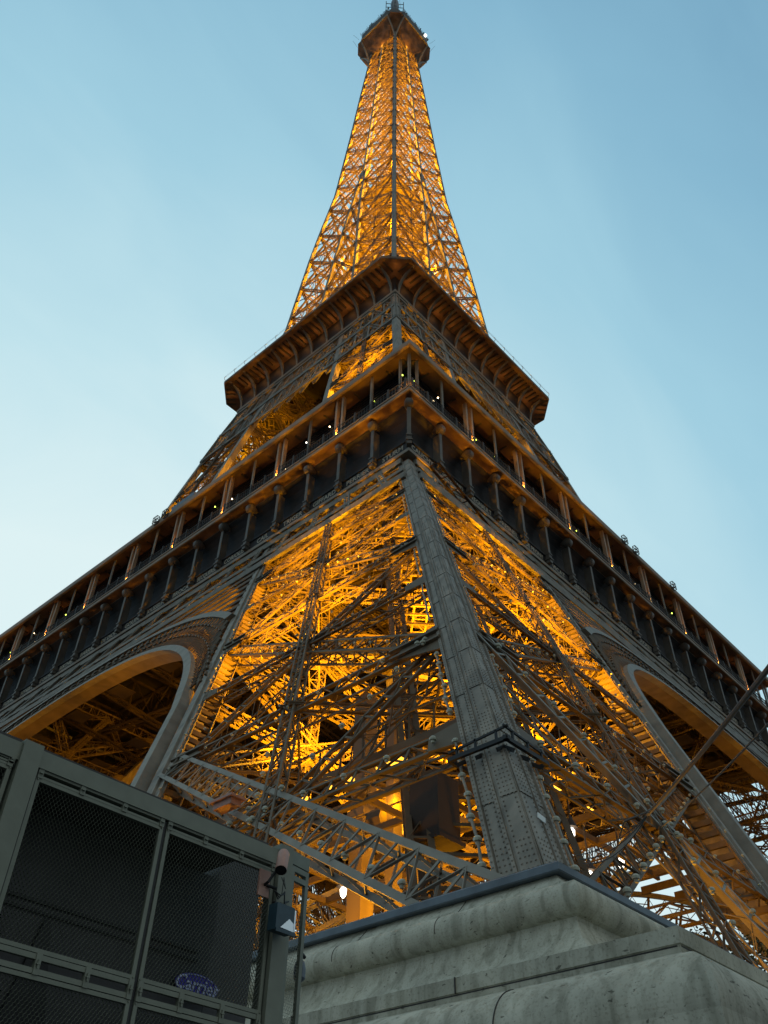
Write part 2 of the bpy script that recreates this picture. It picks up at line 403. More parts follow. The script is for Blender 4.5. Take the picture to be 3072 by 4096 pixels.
# braces across the gap between the spire legs
for k in range(4):
    nv, tv = side(k)
    mb = MB()
    for z0, z1 in zip(LV3[:-1], LV3[1:]):
        i0, i1 = i2(z0), i2(z1); A = nv*w2(z1)+V(0, 0, z1)
        girder(mb, A-tv*i1, A+tv*i1, -nv, .5, .3, .12, 1., .08)
        B = nv*w2(z0)+V(0, 0, z0)
        if i1 > 1:
            girder(mb, B-tv*i0, A+tv*i1, -nv, .4, .3, .1, 1., .07); girder(mb, B+tv*i0, A-tv*i1, -nv, .4, .3, .1, 1., .07)
    mb.build('gap_brace', 'iron', shaft)
# lift tower inside the spire
mb = MB()
cz = list(np.arange(118, 272, 4.2))
for z0, z1 in zip(cz[:-1], cz[1:]):
    h = 2.1 if z0 < 200 else 1.7
    cs_ = [V(-h, -h, 0), V(h, -h, 0), V(h, h, 0), V(-h, h, 0)]
    for j in range(4):
        A, B = cs_[j], cs_[(j+1) % 4]
        mb.bar(A+V(0, 0, z0), A+V(0, 0, z1), .22, .22)
        mb.bar(A+V(0, 0, z0), B+V(0, 0, z1), .13, .06); mb.bar(B+V(0, 0, z0), A+V(0, 0, z1), .13, .06)
        mb.bar(A+V(0, 0, z1), B+V(0, 0, z1), .2, .12)
mb.build('lift_tower', 'iron', shaft)
# intermediate plate platform seen as a bright band in the spire
mb = MB(); mb.box(-4.6, -4.6, 187.0, 4.6, 4.6, 187.25)
mb.box(-2.6, -2.6, 187.3, 2.6, 2.6, 189.6)
mb.build('intermediate_platform', 'tan', shaft)

# ------------------------------------------------------------------ near column: cover plates, rivets
mb = MB(); rv = MB()
def cpos(z): return V(-a1(z), -a1(z), z)
z = 8.2; kk = 0
while z < 52:
    hz = 2.35; z1 = min(z+hz, 52.3)
    for ax in (0, 1):
        for (t0, t1, o) in ((.07, .50, .05), (.70, 1.03, .15)):
            p = []
            for zz, oo in ((z+.03, .022), (z1, .004)):
                for t_ in (t0, t1):
                    q = cpos(zz); q[ax] += o-.028-oo; q[1-ax] += t_; p.append(q)
            n_ = V(0, 0, 0); n_[ax] = .028
            mb.prism([p[0], p[1], p[3], p[2]], n_)
    z += hz
mb.build('cover_plates', 'plate', low)
def rivet(c, n, r):
    n = unit(n); u = unit(np.cross(n, V(0, 0, 1))); v = np.cross(n, u)
    pts = [c+r*(u*math.cos(t)+v*math.sin(t)) for t in [math.pi/3*j for j in range(6)]]+[c+n*r*.5+r*.55*(u*math.cos(t)+v*math.sin(t)) for t in [math.pi/3*j for j in range(6)]]
    rv.add(pts, [[j, (j+1) % 6, (j+1) % 6+6, j+6] for j in range(6)]+[[6, 7, 8, 9, 10, 11]])
for ax in (0, 1):
    n_ = V(0, 0, 0); n_[ax] = -1
    for t_, o in ((.13, 0), (.24, 0), (.33, 0), (.44, 0), (.62, 0.), (.75, .1), (.86, .1), (.98, .1), (1.1, .05)):
        zz = 8.3
        while zz < (34 if t_ not in (.24, .86) else 17):
            q = cpos(zz); q[ax] += o-.004; q[1-ax] += t_
            if t_ in (.24, .33, .86): 
                if (zz-8.2) % 2.35 < 1.1: rivet(q, n_, .024)
            else: rivet(q, n_, .026)
            zz += .15
rv.build('rivets', 'plate', low)
# dark safety collar and warning plate
mb = MB()
for zc in (12.25,):
    q = cpos(zc)
    for ax in (0, 1):
        A = q.copy(); A[ax] -= .22; A[1-ax] -= .3; B = A.copy(); B[1-ax] += 1.75
        mb.bar(A, B, .10, .09); mb.bar(A+V(0, 0, .30), B+V(0, 0, .18), .05, .05)
        for t_ in (.35, .95, 1.5):
            P_ = A.copy(); P_[1-ax] += t_; Q_ = P_.copy(); Q_[ax] += .3; mb.bar(P_+V(0, 0, -.2), Q_, .1, .05); mb.bar(P_, P_+V(0, 0, .28), .05, .05)
        C_ = B.copy(); C_[ax] += 1.4; mb.bar(B, C_, .1, .08)
mb.build('safety_collar', 'black', low)
mb = MB(); q = cpos(9.95); mb.bar(q+V(.36, -.035, 0), q+V(.62, -.035, -.04), .12, .015, V(0, 0, 1)); mb.build('warning_plate', 'white', low)
# conduit strings of sparkle lamps beside the near column + lamps on girders
def lampmesh():
    m_ = MB(); k = 8
    prof = [(0, -.13), (.06, -.13), (.07, -.05), (.12, -.03), (.125, .04), (.08, .10), (0, .13)]
    v = []; f = []
    for r_, h in prof: v += [(max(r_, .004)*math.cos(2*math.pi*j/k), max(r_, .004)*math.sin(2*math.pi*j/k), h) for j in range(k)]
    for i_ in range(len(prof)-1): f += [[i_*k+j, i_*k+(j+1) % k, (i_+1)*k+(j+1) % k, (i_+1)*k+j] for j in range(k)]
    m_.add(v, f); return m_
lp = []
for ax in (0, 1):
    prev = []
    for zz in list(np.arange(8.9, 50, .72))+[19.5]:
        if 18.7 < zz < 20.6 or 30.4 < zz < 32.2 or 13.4 < zz < 14.4 or 25 < zz < 26:
            if len(prev) > 1: cond = MB(); cond.tube(prev, .035, 6); cond.build('lamp_conduit', 'trim', low)
            prev = []; continue
        q = cpos(zz); q[ax] += .1; q[1-ax] += 1.36+.03*math.sin(zz*5)
        prev.append(q); lp.append(q)
for ax in (0, 1):      # lamps on the rising diagonals, posts and the inner column
    def F(t, z):
        q = V(0, 0, z); q[ax] = -a1(z)-.08; q[1-ax] = -a1(z)+1.1+(LW-2.2)*t; return q
    for k in range(3):
        z0, z1 = LV1[k], LV1[k+1]
        for n_ in range(17): 
            t_ = (n_+.5)/17; lp.append(F(t_, z0+(z1-z0)*t_)+V(0, 0, -.28))
        for n_ in range(12):
            t_ = (n_+.5)/12; lp.append(F(t_, z1+(z0-z1)*t_)+V(0, 0, .1))
        for n_ in range(9):
            t_ = (n_+.5)/9; lp.append(F(t_, z1)+V(0, 0, -.1)); lp.append(F(t_, (z0+z1)/2)+V(0, 0, -.05))
    for zz in np.arange(10, 30, 1.1): lp.append(F(.535, zz))
    for zz in np.arange(10, 34, 1.3): lp.append(F(.985, zz))
lp = [p for p in lp if p[2] > 8.6]
lp.sort(key=lambda p: np.linalg.norm(p-CAM))
L0 = None
base = lampmesh()
bv = np.concatenate(base.v)
for i_, p in enumerate(lp[:98]):
    if L0 is None:
        L0 = base.build('sparkle_lamp', 'bulb', low); o = L0
    else:
        o = L0.copy(); COL.objects.link(o)
    o.location = p; o.scale = (.78, .78, .78)
rest = MB()
for p in lp[98:]: rest.add(bv*.5+p, base.f)
tag(rest.build('sparkle_lamps', 'bulb', low), kind='stuff')

# copy the legs round the axis
NEAR_ONLY = ('cover_plates', 'rivets', 'safety_collar', 'warning_plate', 'lamp_conduit', 'sparkle_lamp', 'sparkle_lamps')
for src in (low, mid, spl):
    for k in (1, 2, 3):
        c = copy_tree(src, tower, NEAR_ONLY); c.rotation_euler = (0, 0, k*math.pi/2)

# ------------------------------------------------------------------ arches and belt trusses
SL = math.sqrt(1+.512**2)
def FP(k, y, s, o=0.):     # point on the inclined face plane of side k; o = outward offset
    nv, tv = side(k); z = s/SL
    return nv*(a1(z)+o)+tv*y+V(0, 0, z)
SC = 13.7
def arch_path(Rr, ad, n=56, s0=9.5):
    pts = []
    ss = SC+math.sqrt(max(Rr**2-(Rr*.86)**2, 0))
    ang0 = math.asin(.50)
    line_s = SC+Rr*math.sin(ang0); yl = -Rr*math.cos(ang0)
    for s_ in np.linspace(s0, line_s-2.2, 14): pts.append((-(a1(s_/SL)-ad), s_))
    for an in np.linspace(ang0, math.pi/2, n//2): pts.append((-Rr*math.cos(an), SC+Rr*math.sin(an)))
    return pts+[(-y, s_) for y, s_ in pts[::-1][1:]]
def sweep(k, path_a, path_b, o0, o1):
    """solid between two curves in the face plane, from outward offset o0 to o1"""
    mb = MB(); v = []
    for (ya, sa), (yb, sb) in zip(path_a, path_b):
        v += [FP(k, ya, sa, o1), FP(k, yb, sb, o1), FP(k, yb, sb, o0), FP(k, ya, sa, o0)]
    n = len(path_a)
    f = [[i*4+j, (i+1)*4+j, (i+1)*4+(j+1) % 4, i*4+(j+1) % 4] for i in range(n-1) for j in range(4)]+[[0, 1, 2, 3], [4*n-1, 4*n-2, 4*n-3, 4*n-4]]
    mb.add(v, f); return mb
for k in range(4):
    A = arch_path(33.7, 17.55); B = arch_path(34.25, 17.05)
    arch = sweep(k, A, B, -.25, .35).build('arch', 'trim', tower)
    A2 = arch_path(33.75, 17.5); B2 = arch_path(33.95, 17.3)
    sweep(k, A2, B2, -1.5, -.27).build('arch_soffit', 'tan', arch)
    # ornamental ring between inner band and outer rib
    def inside(Rr, an): return Rr*abs(math.cos(an)) < a1((SC+Rr*math.sin(an))/SL)-LW+.2
    AN0 = next(x for x in np.linspace(.2, 1.5, 300) if inside(37.6, x))
    mb = MB(); t = np.linspace(math.asin(.42), math.pi-math.asin(.42), 150 if k < 2 else 40)
    for i_ in range(len(t)-1):
        def q(Rr, an, o=0.): return FP(k, -Rr*math.cos(an), SC+Rr*math.sin(an), o)
        n_ = side(k)[0]
        R1 = max([r_ for r_ in np.linspace(34.6, 37.3, 14) if inside(r_, t[i_])] or [0])
        if R1 < 35: continue
        mb.bar(q(34.2, t[i_]), q(R1, t[i_+1]), .1, .05, n_); mb.bar(q(34.2, t[i_+1]), q(R1, t[i_]), .1, .05, n_)
        if i_ % 2 == 0:
            mb.bar(q(34.2, t[i_], -.4), q(R1, t[i_], .1), .14, .3, n_)
            mb.bar(q(35.4, t[i_], .12), q(35.4, t[i_+1], .12), .16, .10, n_)
            if R1 > 36.6: mb.bar(q(36.5, t[i_], .12), q(36.5, t[i_+1], .12), .16, .10, n_)
    mb.build('ring_lattice', 'iron', arch)
    Ao = [(-37.3*math.cos(an), SC+37.3*math.sin(an)) for an in np.linspace(AN0, math.pi-AN0, 50)]
    Bo = [(-37.9*math.cos(an), SC+37.9*math.sin(an)) for an in np.linspace(AN0, math.pi-AN0, 50)]
    sweep(k, Ao, Bo, -.3, .3).build('outer_rib', 'trim', arch)
    # spandrel: long slotted plates running from rib to the leg column
    mb = MB()
    for s_ in np.arange(40.5, 52.5, 1.55):
        if (s_-SC) < 37.9: yc = -math.sqrt(max(37.9**2-(s_-SC)**2, 0))
        else: yc = -6.0
        yl = -(a1(s_/SL)-LW)-.2
        if yc-yl > .8:
            for sg in (-1, 1):
                A_, B_ = FP(k, sg*yl, s_, -.7), FP(k, sg*yc, s_, -.7); mb = MB()
                mb.bar(A_, B_, 1.0, .08, V(0, 0, 1)); mb.bar(A_-side(k)[0]*-.6, B_-side(k)[0]*-.6, .22, .2, V(0, 0, 1))
                mb.build('spandrel_plate', 'tan', arch)
    # belt truss over the arch and leg faces
    mb = MB(); nv, tv = side(k)
    yb = lambda s_: a1(s_/SL)-.6
    for s_, h in ((52.3, .5), (54.6, .3), (58.7, .55)):
        mb.bar(FP(k, -yb(s_), s_, .12), FP(k, yb(s_), s_, .12), h, .3, V(0, 0, 1))
    belt = mb.build('belt_truss', 'trim', tower)
    ys = np.arange(-34.74, 34.8, 1.93); mb = MB(); mp_ = MB(); mp2 = MB()
    for i_, y in enumerate(ys):
        f1, f2 = 1-.085*1, 1
        if i_ % 2 == 0:
            A_, B_ = FP(k, y*.905, 58.5, .2), FP(k, y, 52.4, .2)
            mp_ = MB()
            for dy in (-.22, .22): mp_.bar(A_+tv*dy, B_+tv*dy, .12, .12, nv)
            for q_ in np.linspace(.08, .92, 7): mp_.bar(A_+(B_-A_)*q_-tv*.3, A_+(B_-A_)*q_+tv*.3, .35, .05, B_-A_)
            mp_.build('belt_post', 'trim', belt)
        if i_+1 < len(ys):
            for o in (-.1, -1.4):
                a_, b_ = FP(k, y*.905, 58.5, o), FP(k, ys[i_+1], 52.4, o); mb.bar(a_, b_, .16, .08, nv)
                a_, b_ = FP(k, ys[i_+1]*.905, 58.5, o), FP(k, y, 52.4, o); mb.bar(a_, b_, .16, .08, nv)
                girder(mp2, FP(k, y*.905, 58.5, o-.5), FP(k, min(y+3.86, 38), 52.4, o-.5), -nv, .5, .3, .09, 1.0, .06, back=False)
    mb.build('belt_lattice', 'iron', belt); mp2.build('belt_lacing', 'iron', belt)

# ------------------------------------------------------------------ first gallery
g1 = MB()
prof = [(32.8, 52.7), (34.58, 52.7), (34.62, 52.78), (34.62, 52.95), (34.55, 53.0), (34.50, 53.05), (34.48, 53.08), (34.48, 53.95), (34.6, 54.0), (34.6, 54.12),
        (34.2, 54.2), (33.95, 54.4), (33.7, 55.2), (33.55, 56.3), (33.6, 57.1), (33.8, 57.7), (34.15, 58.2), (34.5, 58.5)]
ring(g1, prof)
g1 = g1.build('first_gallery', 'wall', tower)
mb = MB(); ring(mb, [(32.9, 52.65), (34.66, 52.65), (34.66, 52.97), (34.5, 53.0)]); mb.build('lower_moulding', 'frame', g1)
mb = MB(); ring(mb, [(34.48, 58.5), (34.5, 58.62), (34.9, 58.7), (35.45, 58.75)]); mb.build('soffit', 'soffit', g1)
mb = MB(); ring(mb, [(35.4, 58.7), (35.5, 58.75), (35.5, 59.0), (35.42, 59.03), (35.42, 59.2), (35.5, 59.22), (35.5, 59.35), (34.9, 59.4), (30, 59.4)]); mb.build('gallery_edge', 'frame', g1)
def bracket_mesh():
    m_ = MB()   # local: x outward, y along the wall, z up; origin on wall line W=34.5 z=53
    m_.box(.02, -.2, .2, .5, .2, .55); m_.box(.02, -.27, .55, .58, .27, .68); m_.box(.02, -.2, .68, .45, .2, 1.15)
    m_.box(.02, -.24, 1.15, .52, .24, 1.28); m_.box(.32, -.16, 1.28, .42, .16, 4.6); m_.box(-.4, -.06, 1.28, .32, .06, 4.6)
    return m_
def volute_mesh():
    m_ = MB()
    for r_, h in ((.50, .20), (.44, .28), (.33, .34), (.16, .38)):
        m_.tube([V(.32, -h, 5.12), V(.32, h, 5.12)], r_, 18)
    m_.tube([V(-.5, 0, 5.35), V(.3, 0, 5.42)], .2, 8)
    return m_
B0 = None
def place(o, k, t, Wv, zv=0.):
    nv, tv = side(k); o.location = nv*Wv+tv*t+V(0, 0, zv); o.rotation_euler = (0, 0, math.atan2(nv[1], nv[0]))
for k in (0, 1):
    for j in range(-8, 9):
        if B0 is None:
            B0 = bracket_mesh().build('bracket', 'bracket', g1); V0 = volute_mesh().build('volute', 'bracket', g1, smooth=False)
            o, o2 = B0, V0
        else:
            o = B0.copy(); COL.objects.link(o); o2 = V0.copy(); COL.objects.link(o2)
        place(o, k, 3.86*j, 34.5, 52.9); place(o2, k, 3.86*j, 34.5, 52.9)
for (cx, cy) in ((-1, -1), (-1, 1), (1, -1)):
    o = B0.copy(); COL.objects.link(o); o2 = V0.copy(); COL.objects.link(o2)
    for q in (o, o2):
        q.location = (cx*34.55, cy*34.55, 52.9); q.rotation_euler = (0, 0, math.atan2(cy, cx))
# names on the frieze
NAMES = [['JAMIN', 'GAY-LUSSAC', 'FIZEAU', 'SCHNEIDER', 'LE CHATELIER', 'BERTHIER', 'BARRAL', 'DE DION', 'GOUIN', 'JOUSSELIN', 'BROCA', 'BECQUEREL', 'CORIOLIS', 'CAIL', 'TRIGER', 'GIFFARD', 'PERRIER', 'STURM'],
         ['CAUCHY', 'BELGRAND', 'REGNAULT', 'FRESNEL', 'DE PRONY', 'VICAT', 'EBELMEN', 'COULOMB', 'POINSOT', 'FOUCAULT', 'DELAUNAY', 'MORIN', 'HAUY', 'COMBES', 'THENARD', 'ARAGO', 'POISSON', 'MONGE']]
def text(name, body, size, m, parent, ext=.01):
    cu = D.curves.new(name, 'FONT'); cu.body = body; cu.size = size; cu.extrude = ext; cu.align_x = 'CENTER'; cu.align_y = 'CENTER'; cu.resolution_u = 2; cu.offset = size*.012
    o = D.objects.new(name, cu); COL.objects.link(o)
    bpy.context.view_layer.update()
    me = D.meshes.new_from_object(o.evaluated_get(bpy.context.evaluated_depsgraph_get()))
    D.objects.remove(o); me.materials.clear(); me.materials.append(M[m])
    o = D.objects.new(name, me); COL.objects.link(o); o.parent = parent; return o
for k in (0, 1):
    nv, tv = side(k); td = tv if k == 1 else -tv
    for j, nme in enumerate(NAMES[k]):
        t = (j-8.5)*3.86
        o = text('frieze_name', nme, .72, 'gold', g1)
        # side 0 is read from its far end to the near corner
        pos = nv*34.495+td*t+V(0, 0, 53.56)
        sc = min(1, 2.7/max(o.dimensions[0], .1)) if o.dimensions[0] else 1
        Xd, Yd = td, V(0, 0, 1); Zd = np.cross(Xd, Yd)
        o.matrix_local = Matrix(((Xd[0]*sc, Yd[0], Zd[0], pos[0]), (Xd[1]*sc, Yd[1], Zd[1], pos[1]), (Xd[2]*sc, Yd[2], Zd[2], pos[2]), (0, 0, 0, 1)))
# pillars, posts, railing, roof, wall
def pillar_mesh():
    m_ = MB()
    for s_ in (-.38, .38): m_.box(-.24, s_-.11, 0, .12, s_+.11, 4.9)
    m_.box(-.25, -.6, 0, .2, .6, .12)
    return m_
P0 = T0 = None
for k in range(4):
    for j in range(-4, 4):
        if P0 is None: P0 = pillar_mesh().build('double_pillar', 'pillar', g1); o = P0
        else: o = P0.copy(); COL.objects.link(o)
        place(o, k, 7.72*(j+.5), 35.2, 59.4)
    if k < 2:
        for j in list(range(-4, 5)):
            if T0 is None:
                m_ = MB(); m_.box(-.07, -.09, 0, .07, .09, 4.9); m_.box(-.04, .14, 0, .04, .19, 4.9); T0 = m_.build('thin_post', 'trim', g1); o = T0
            else: o = T0.copy(); COL.objects.link(o)
            place(o, k, 7.72*j, 35.22, 59.4)
for (cx, cy) in ((-1, -1), (-1, 1), (1, -1)):
    for dx, dy in ((.5, .5), (.5, 1.5), (1.5, .5)):
        o = T0.copy(); COL.objects.link(o); o.location = (cx*(35.5-dx), cy*(35.5-dy), 59.4)
mb = MB()
for k in (0, 1):
    nv, tv = side(k)
    b0 = nv*35.3
    for h in (60.5, 60.0, 59.55): mb.bar(b0-tv*35+V(0, 0, h), b0+tv*35+V(0, 0, h), .07, .07)
    for t in np.arange(-35, 35, .32): mb.bar(b0+tv*t+V(0, 0, 59.4), b0+tv*t+V(0, 0, 60.5), .05, .05)
    for t in np.arange(-34.9, 35, 1.93): mb.bar(b0+tv*t+V(0, 0, 59.4), b0+tv*t+V(0, 0, 60.75), .16, .16)
mb.build('railing', 'dark', g1)
mb = MB(); ring(mb, [(33.9, 59.41), (33.9, 64.44)]); 
for h in np.arange(59.7, 64.3, .33): ring(mb, [(33.92, h), (34.0, h+.01), (34.0, h+.05), (33.92, h+.06)])
mb.build('pavilion_wall', 'glass', g1)
roof = MB(); ring(roof, [(30.5, 64.5), (33.2, 64.42), (35.5, 64.3), (35.62, 64.2)])
roof = roof.build('roof_soffit', 'roofsoffit', g1)
mb = MB(); ring(mb, [(35.6, 64.18), (35.85, 64.16), (35.9, 64.25), (35.9, 64.75), (35.8, 64.85), (34, 65.0), (29.5, 65.2), (29.5, 64.4)]); mb.build('roof_edge', 'frame', g1)
mb = MB()
for k in (0, 1):
    nv, tv = side(k)
    for t in np.arange(-34.2, 34.3, 1.93):
        mb = MB(); mb.bar(nv*34.1+tv*t+V(0, 0, 64.34), nv*34.9+tv*t+V(0, 0, 64.28), .12, .14)
        mb.build('soffit_joist', 'dark', g1)
# roof edge cages and glass screen
for k, t in ((0, -.6), (0, -2.2), (1, -1.0), (1, 1.3), (1, 9.5)):
    nv, tv = side(k); m_ = MB(); b0 = nv*35.95+tv*t+V(0, 0, 64.3)
    for dz in (0, .35, .8):
        for a_, b_ in (((0, -.35), (0, .35)), ((.3, -.35), (.3, .35)), ((0, -.35), (.3, -.35)), ((0, .35), (.3, .35))):
            m_.bar(b0+nv*a_[0]+tv*a_[1]+V(0, 0, dz), b0+nv*b_[0]+tv*b_[1]+V(0, 0, dz), .06, .06)
    for a_ in ((0, -.35), (.3, -.35), (0, .35), (.3, .35), (.3, 0)): m_.bar(b0+nv*a_[0]+tv*a_[1], b0+nv*a_[0]+tv*a_[1]+V(0, 0, .8), .05, .05)
    m_.build('wire_cage', 'dark', g1)
m_ = MB(); m_.box(-35.3, -5.6, 64.9, -33, -1.8, 66.4); m_.build('glass_screen', 'zinc', g1)
# small lamps inside the gallery
def lampball(r_):
    m_ = MB(); m_.tube([V(0, 0, -r_), V(0, 0, -r_*.7), V(0, 0, 0), V(0, 0, r_*.7), V(0, 0, r_)], [r_*.1, r_*.7, r_, r_*.7, r_*.1], 8); return m_
LB = {}
rnd = random.Random(3)
for k in (0, 1):
    nv, tv = side(k)
    for t in [-33.4, -30.5, -29.9, -24.2, -21.8, -18.5, -17.9, -11.5, -8.4, -7.8, -2.0, 3.5, 6.3, 12.8, 18.8, 24.5, 25.2, 30.0]:
        if k == 0 and 0 < t < 15: continue
        for _ in range(rnd.choice((1, 2))):
            kind = rnd.choice(('spot', 'spot', 'spot', 'lamp', 'gspot') if k == 0 else ('spot', 'gspot', 'gspot', 'lamp'))
            if kind not in LB: o = lampball(.075).build('gallery_lamp', kind, g1); LB[kind] = o
            else: o = LB[kind].copy(); COL.objects.link(o)
            o.location = nv*(34.05+rnd.random()*.2)+tv*(t+rnd.uniform(-.5, .5))+V(0, 0, rnd.choice((61.0, 61.6, 62.6, 63.4)))

# first floor deck and beams
mb = MB(); mb.box(-33.0, -33.0, 57.2, 33.0, 33.0, 57.5); deck = mb.build('first_floor_deck', 'blackbrown', tower)
mb = MB()
for t in np.linspace(-30, 30, 9):
    girder(mb, V(-32, t, 54.8), V(32, t, 54.8), V(0, 1, 0), 3.6, .8, .3, 3.4, .16, style='X', back=False)
    girder(mb, V(t, -32, 54.6), V(t, 32, 54.6), V(1, 0, 0), 3.6, .8, .3, 3.4, .16, style='X', back=False)
mb.build('floor_girders', 'brown', deck)
mb = MB()
for t in np.linspace(-34, 34, 9):
    A_, B_ = V(t-12, -34, 49.8), V(t+12, 34, 49.8)
    girder(mb, V(-34, t*.9-6, 50.2), V(34, t*.9+6, 50.2), V(0, 0, 1), .7, .3, .22, 1.6, .1, back=False)
    girder(mb, V(t*.9+6, -34, 50.6), V(t*.9-6, 34, 50.6), V(0, 0, 1), .7, .3, .22, 1.6, .1, back=False)
    for u in np.linspace(-34, 34, 9): mb.box(t*.9-1, u*.9-1, 49.7, t*.9+1, u*.9+1, 49.78)
mb.build('wind_bracing', 'brown', deck)

# ------------------------------------------------------------------ second gallery
g2 = MB(); ring(g2, [(16.2, 112.5), (17.35, 112.5), (17.4, 112.6), (17.4, 112.95), (17.2, 113.0), (17.15, 114.2), (17.1, 117.0)])
g2 = g2.build('second_gallery', 'wall', tower)
mb = MB(); ring(mb, [(16.25, 112.42), (17.42, 112.42), (17.45, 112.6), (17.45, 112.93), (17.22, 112.98)]); mb.build('lower_moulding', 'frame', g2)
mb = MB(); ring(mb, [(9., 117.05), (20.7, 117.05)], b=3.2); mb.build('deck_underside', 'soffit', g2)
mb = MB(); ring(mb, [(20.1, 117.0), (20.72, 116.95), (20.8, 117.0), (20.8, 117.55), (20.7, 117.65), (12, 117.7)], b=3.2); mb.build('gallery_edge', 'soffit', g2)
def rib_mesh():
    m_ = MB(); v = []; n = 11
    for i_ in range(n):
        an = math.pi/2*i_/(n-1)
        x, z_ = 3.05*(1-math.cos(an)), 4.0*math.sin(an)     # vertical at wall, horizontal at the lip
        x2, z2 = max(x-.45, 0)+.0, z_+.15
        if i_ == n-1: x2, z2 = x, z_+.05
        v += [(x, -.1, z_), (x, .1, z_), (max(x-.5*math.sin(an)-.02, -.02), .1, min(z_+.5*math.cos(an), 4.0)), (max(x-.5*math.sin(an)-.02, -.02), -.1, min(z_+.5*math.cos(an), 4.0))]
    f = [[i*4+j, (i+1)*4+j, (i+1)*4+(j+1) % 4, i*4+(j+1) % 4] for i in range(n-1) for j in range(4)]+[[0, 1, 2, 3], [4*n-1, 4*n-2, 4*n-3, 4*n-4]]
    m_.add(v, f)
    for i_ in range(n-1):       # flange strip under the web
        an, an2 = math.pi/2*i_/(n-1), math.pi/2*(i_+1)/(n-1)
        m_.bar(V(3.07*(1-math.cos(an))+.02, 0, 4.0*math.sin(an)-.03), V(3.07*(1-math.cos(an2))+.02, 0, 4.0*math.sin(an2)-.03), .34, .06, V(0, 1, 0))
    return m_
B2 = None
for k in range(4):
    if k > 1: continue
    for j in range(-5, 6):
        if B2 is None: B2 = rib_mesh().build('curved_rib', 'trim', g2); o = B2
        else: o = B2.copy(); COL.objects.link(o)
        place(o, k, 3.31*j, 17.3, 113.0)
for k in (0, 1):
    nv, tv = side(k)
    for t in np.arange(-17.4, 17.6, .87):
        mb = MB(); mb.bar(nv*(17.3 if int(t*10) % 3 else 18.0)+tv*t+V(0, 0, 116.9), nv*20.0+tv*t+V(0, 0, 116.9), .2, .24); mb.build('soffit_joist', 'dark', g2)
    for dd in np.arange(-2, 2.3, 1.0):
        cx, cy = (-1, 1) if k == 0 else (1, -1)
        c_ = V(cx*18.1, cy*18.1, 116.9); tt = unit(V(cx, -cy, 0)); nn = unit(V(cx, cy, 0)); mb = MB(); mb.bar(c_+tt*dd-nn*.2, c_+tt*dd+nn*1.4, .2, .24); mb.build('soffit_joist', 'dark', g2)
mb = MB()
for k in (0, 1):
    nv, tv = side(k); prev = None
    for t in np.arange(-17.5, 17.6, 2.5):
        p = nv*20.7+tv*t; mb.tube([p+V(0, 0, 117.6), p+nv*.3+V(0, 0, 118.1), p+nv*.25+V(0, 0, 118.5), p+V(0, 0, 118.8)], .035, 5)
        if prev is not None:
            for q_ in (V(*nv*.3)+V(0, 0, 118.1), V(*nv*.25)+V(0, 0, 118.5), V(0, 0, 118.8)): mb.bar(prev+q_, p+q_, .018, .018)
        prev = p
mb.build('safety_net_frame', 'zinc', g2)
# belt girder under the second gallery and the small arches
for k in (0, 1, 2, 3):
    nv, tv = side(k); mb = MB()
    for z_, h in ((111.9, .4), (106.2, .5), (100.3, .35)):
        mb.bar(nv*w2(z_)-tv*w2(z_)+V(0, 0, z_), nv*w2(z_)+tv*w2(z_)+V(0, 0, z_), h, .3)
    belt = mb.build('upper_belt_truss', 'trim', tower); mb = MB()
    for (za, zb, st) in ((111.7, 106.4, 2.3), (106, 100.5, 2.6)):
        n = int(2*w2(zb)/st)
        for i_ in range(n):
            u0, u1 = -1+2*i_/n, -1+2*(i_+1)/n
            for o in (.1, .7):
                A0, A1 = nv*(w2(za)-o)+tv*w2(za)*u0+V(0, 0, za), nv*(w2(za)-o)+tv*w2(za)*u1+V(0, 0, za)
                C0, C1 = nv*(w2(zb)-o)+tv*w2(zb)*u0+V(0, 0, zb), nv*(w2(zb)-o)+tv*w2(zb)*u1+V(0, 0, zb)
                girder(mb, A0, C1, -nv, .45, .2, .1, .9, .07, back=False); girder(mb, A1, C0, -nv, .45, .2, .1, .9, .07, back=False)
                mb.bar(A0, C0, .3, .1, tv)
    mb.build('belt_lattice', 'trim', belt)
mb = MB(); mb.box(-16.4, -16.4, 113.4, 16.4, 16.4, 113.7); 
for t in np.linspace(-15, 15, 7):
    mb.bar(V(-16, t, 112.9), V(16, t, 112.9), .9, .2); mb.bar(V(t, -16, 112.9), V(t, 16, 112.9), .9, .2)
mb.build('second_floor_deck', 'blackbrown', tower)

# ------------------------------------------------------------------ summit
g3 = MB(); ring(g3, [(4.3, 268.5), (5.2, 270.2), (6.6, 272.4), (8.3, 274.6), (8.5, 274.75)], b=2.2)
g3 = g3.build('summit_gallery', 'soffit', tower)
mb = MB(); ring(mb, [(8.3, 274.6), (8.6, 274.65), (8.62, 275.4), (8.5, 275.5)], b=3.55); mb.build('gallery_edge', 'trim', g3)
mb = MB(); ring(mb, [(8.5, 275.5), (8.45, 279.2), (7.6, 280.3), (4.0, 281.5)], b=3.5); mb.build('cabin_wall', 'dark', g3)
mb = MB()
for sx, sy in ((-1, -1), (-1, 1), (1, -1), (1, 1)):
    for s_ in (0, 1):
        E_ = V(sx*8.5, sy*5.1, 274.5) if s_ else V(sx*5.1, sy*8.5, 274.5)
        A_ = V(sx*4.95, sy*4.95, 265.5)
        pts = [A_, A_+(E_-A_)*V(.22, .22, .38), A_+(E_-A_)*V(.5, .5, .68), A_+(E_-A_)*V(.78, .78, .88), E_]
        mb = MB()
        for p, q in zip(pts[:-1], pts[1:]): mb.bar(p, q, .42, .3, V(sx, sy, 0))
        mb.build('corner_strut', 'trim', g3)
mb = MB()
rnd = random.Random(11)
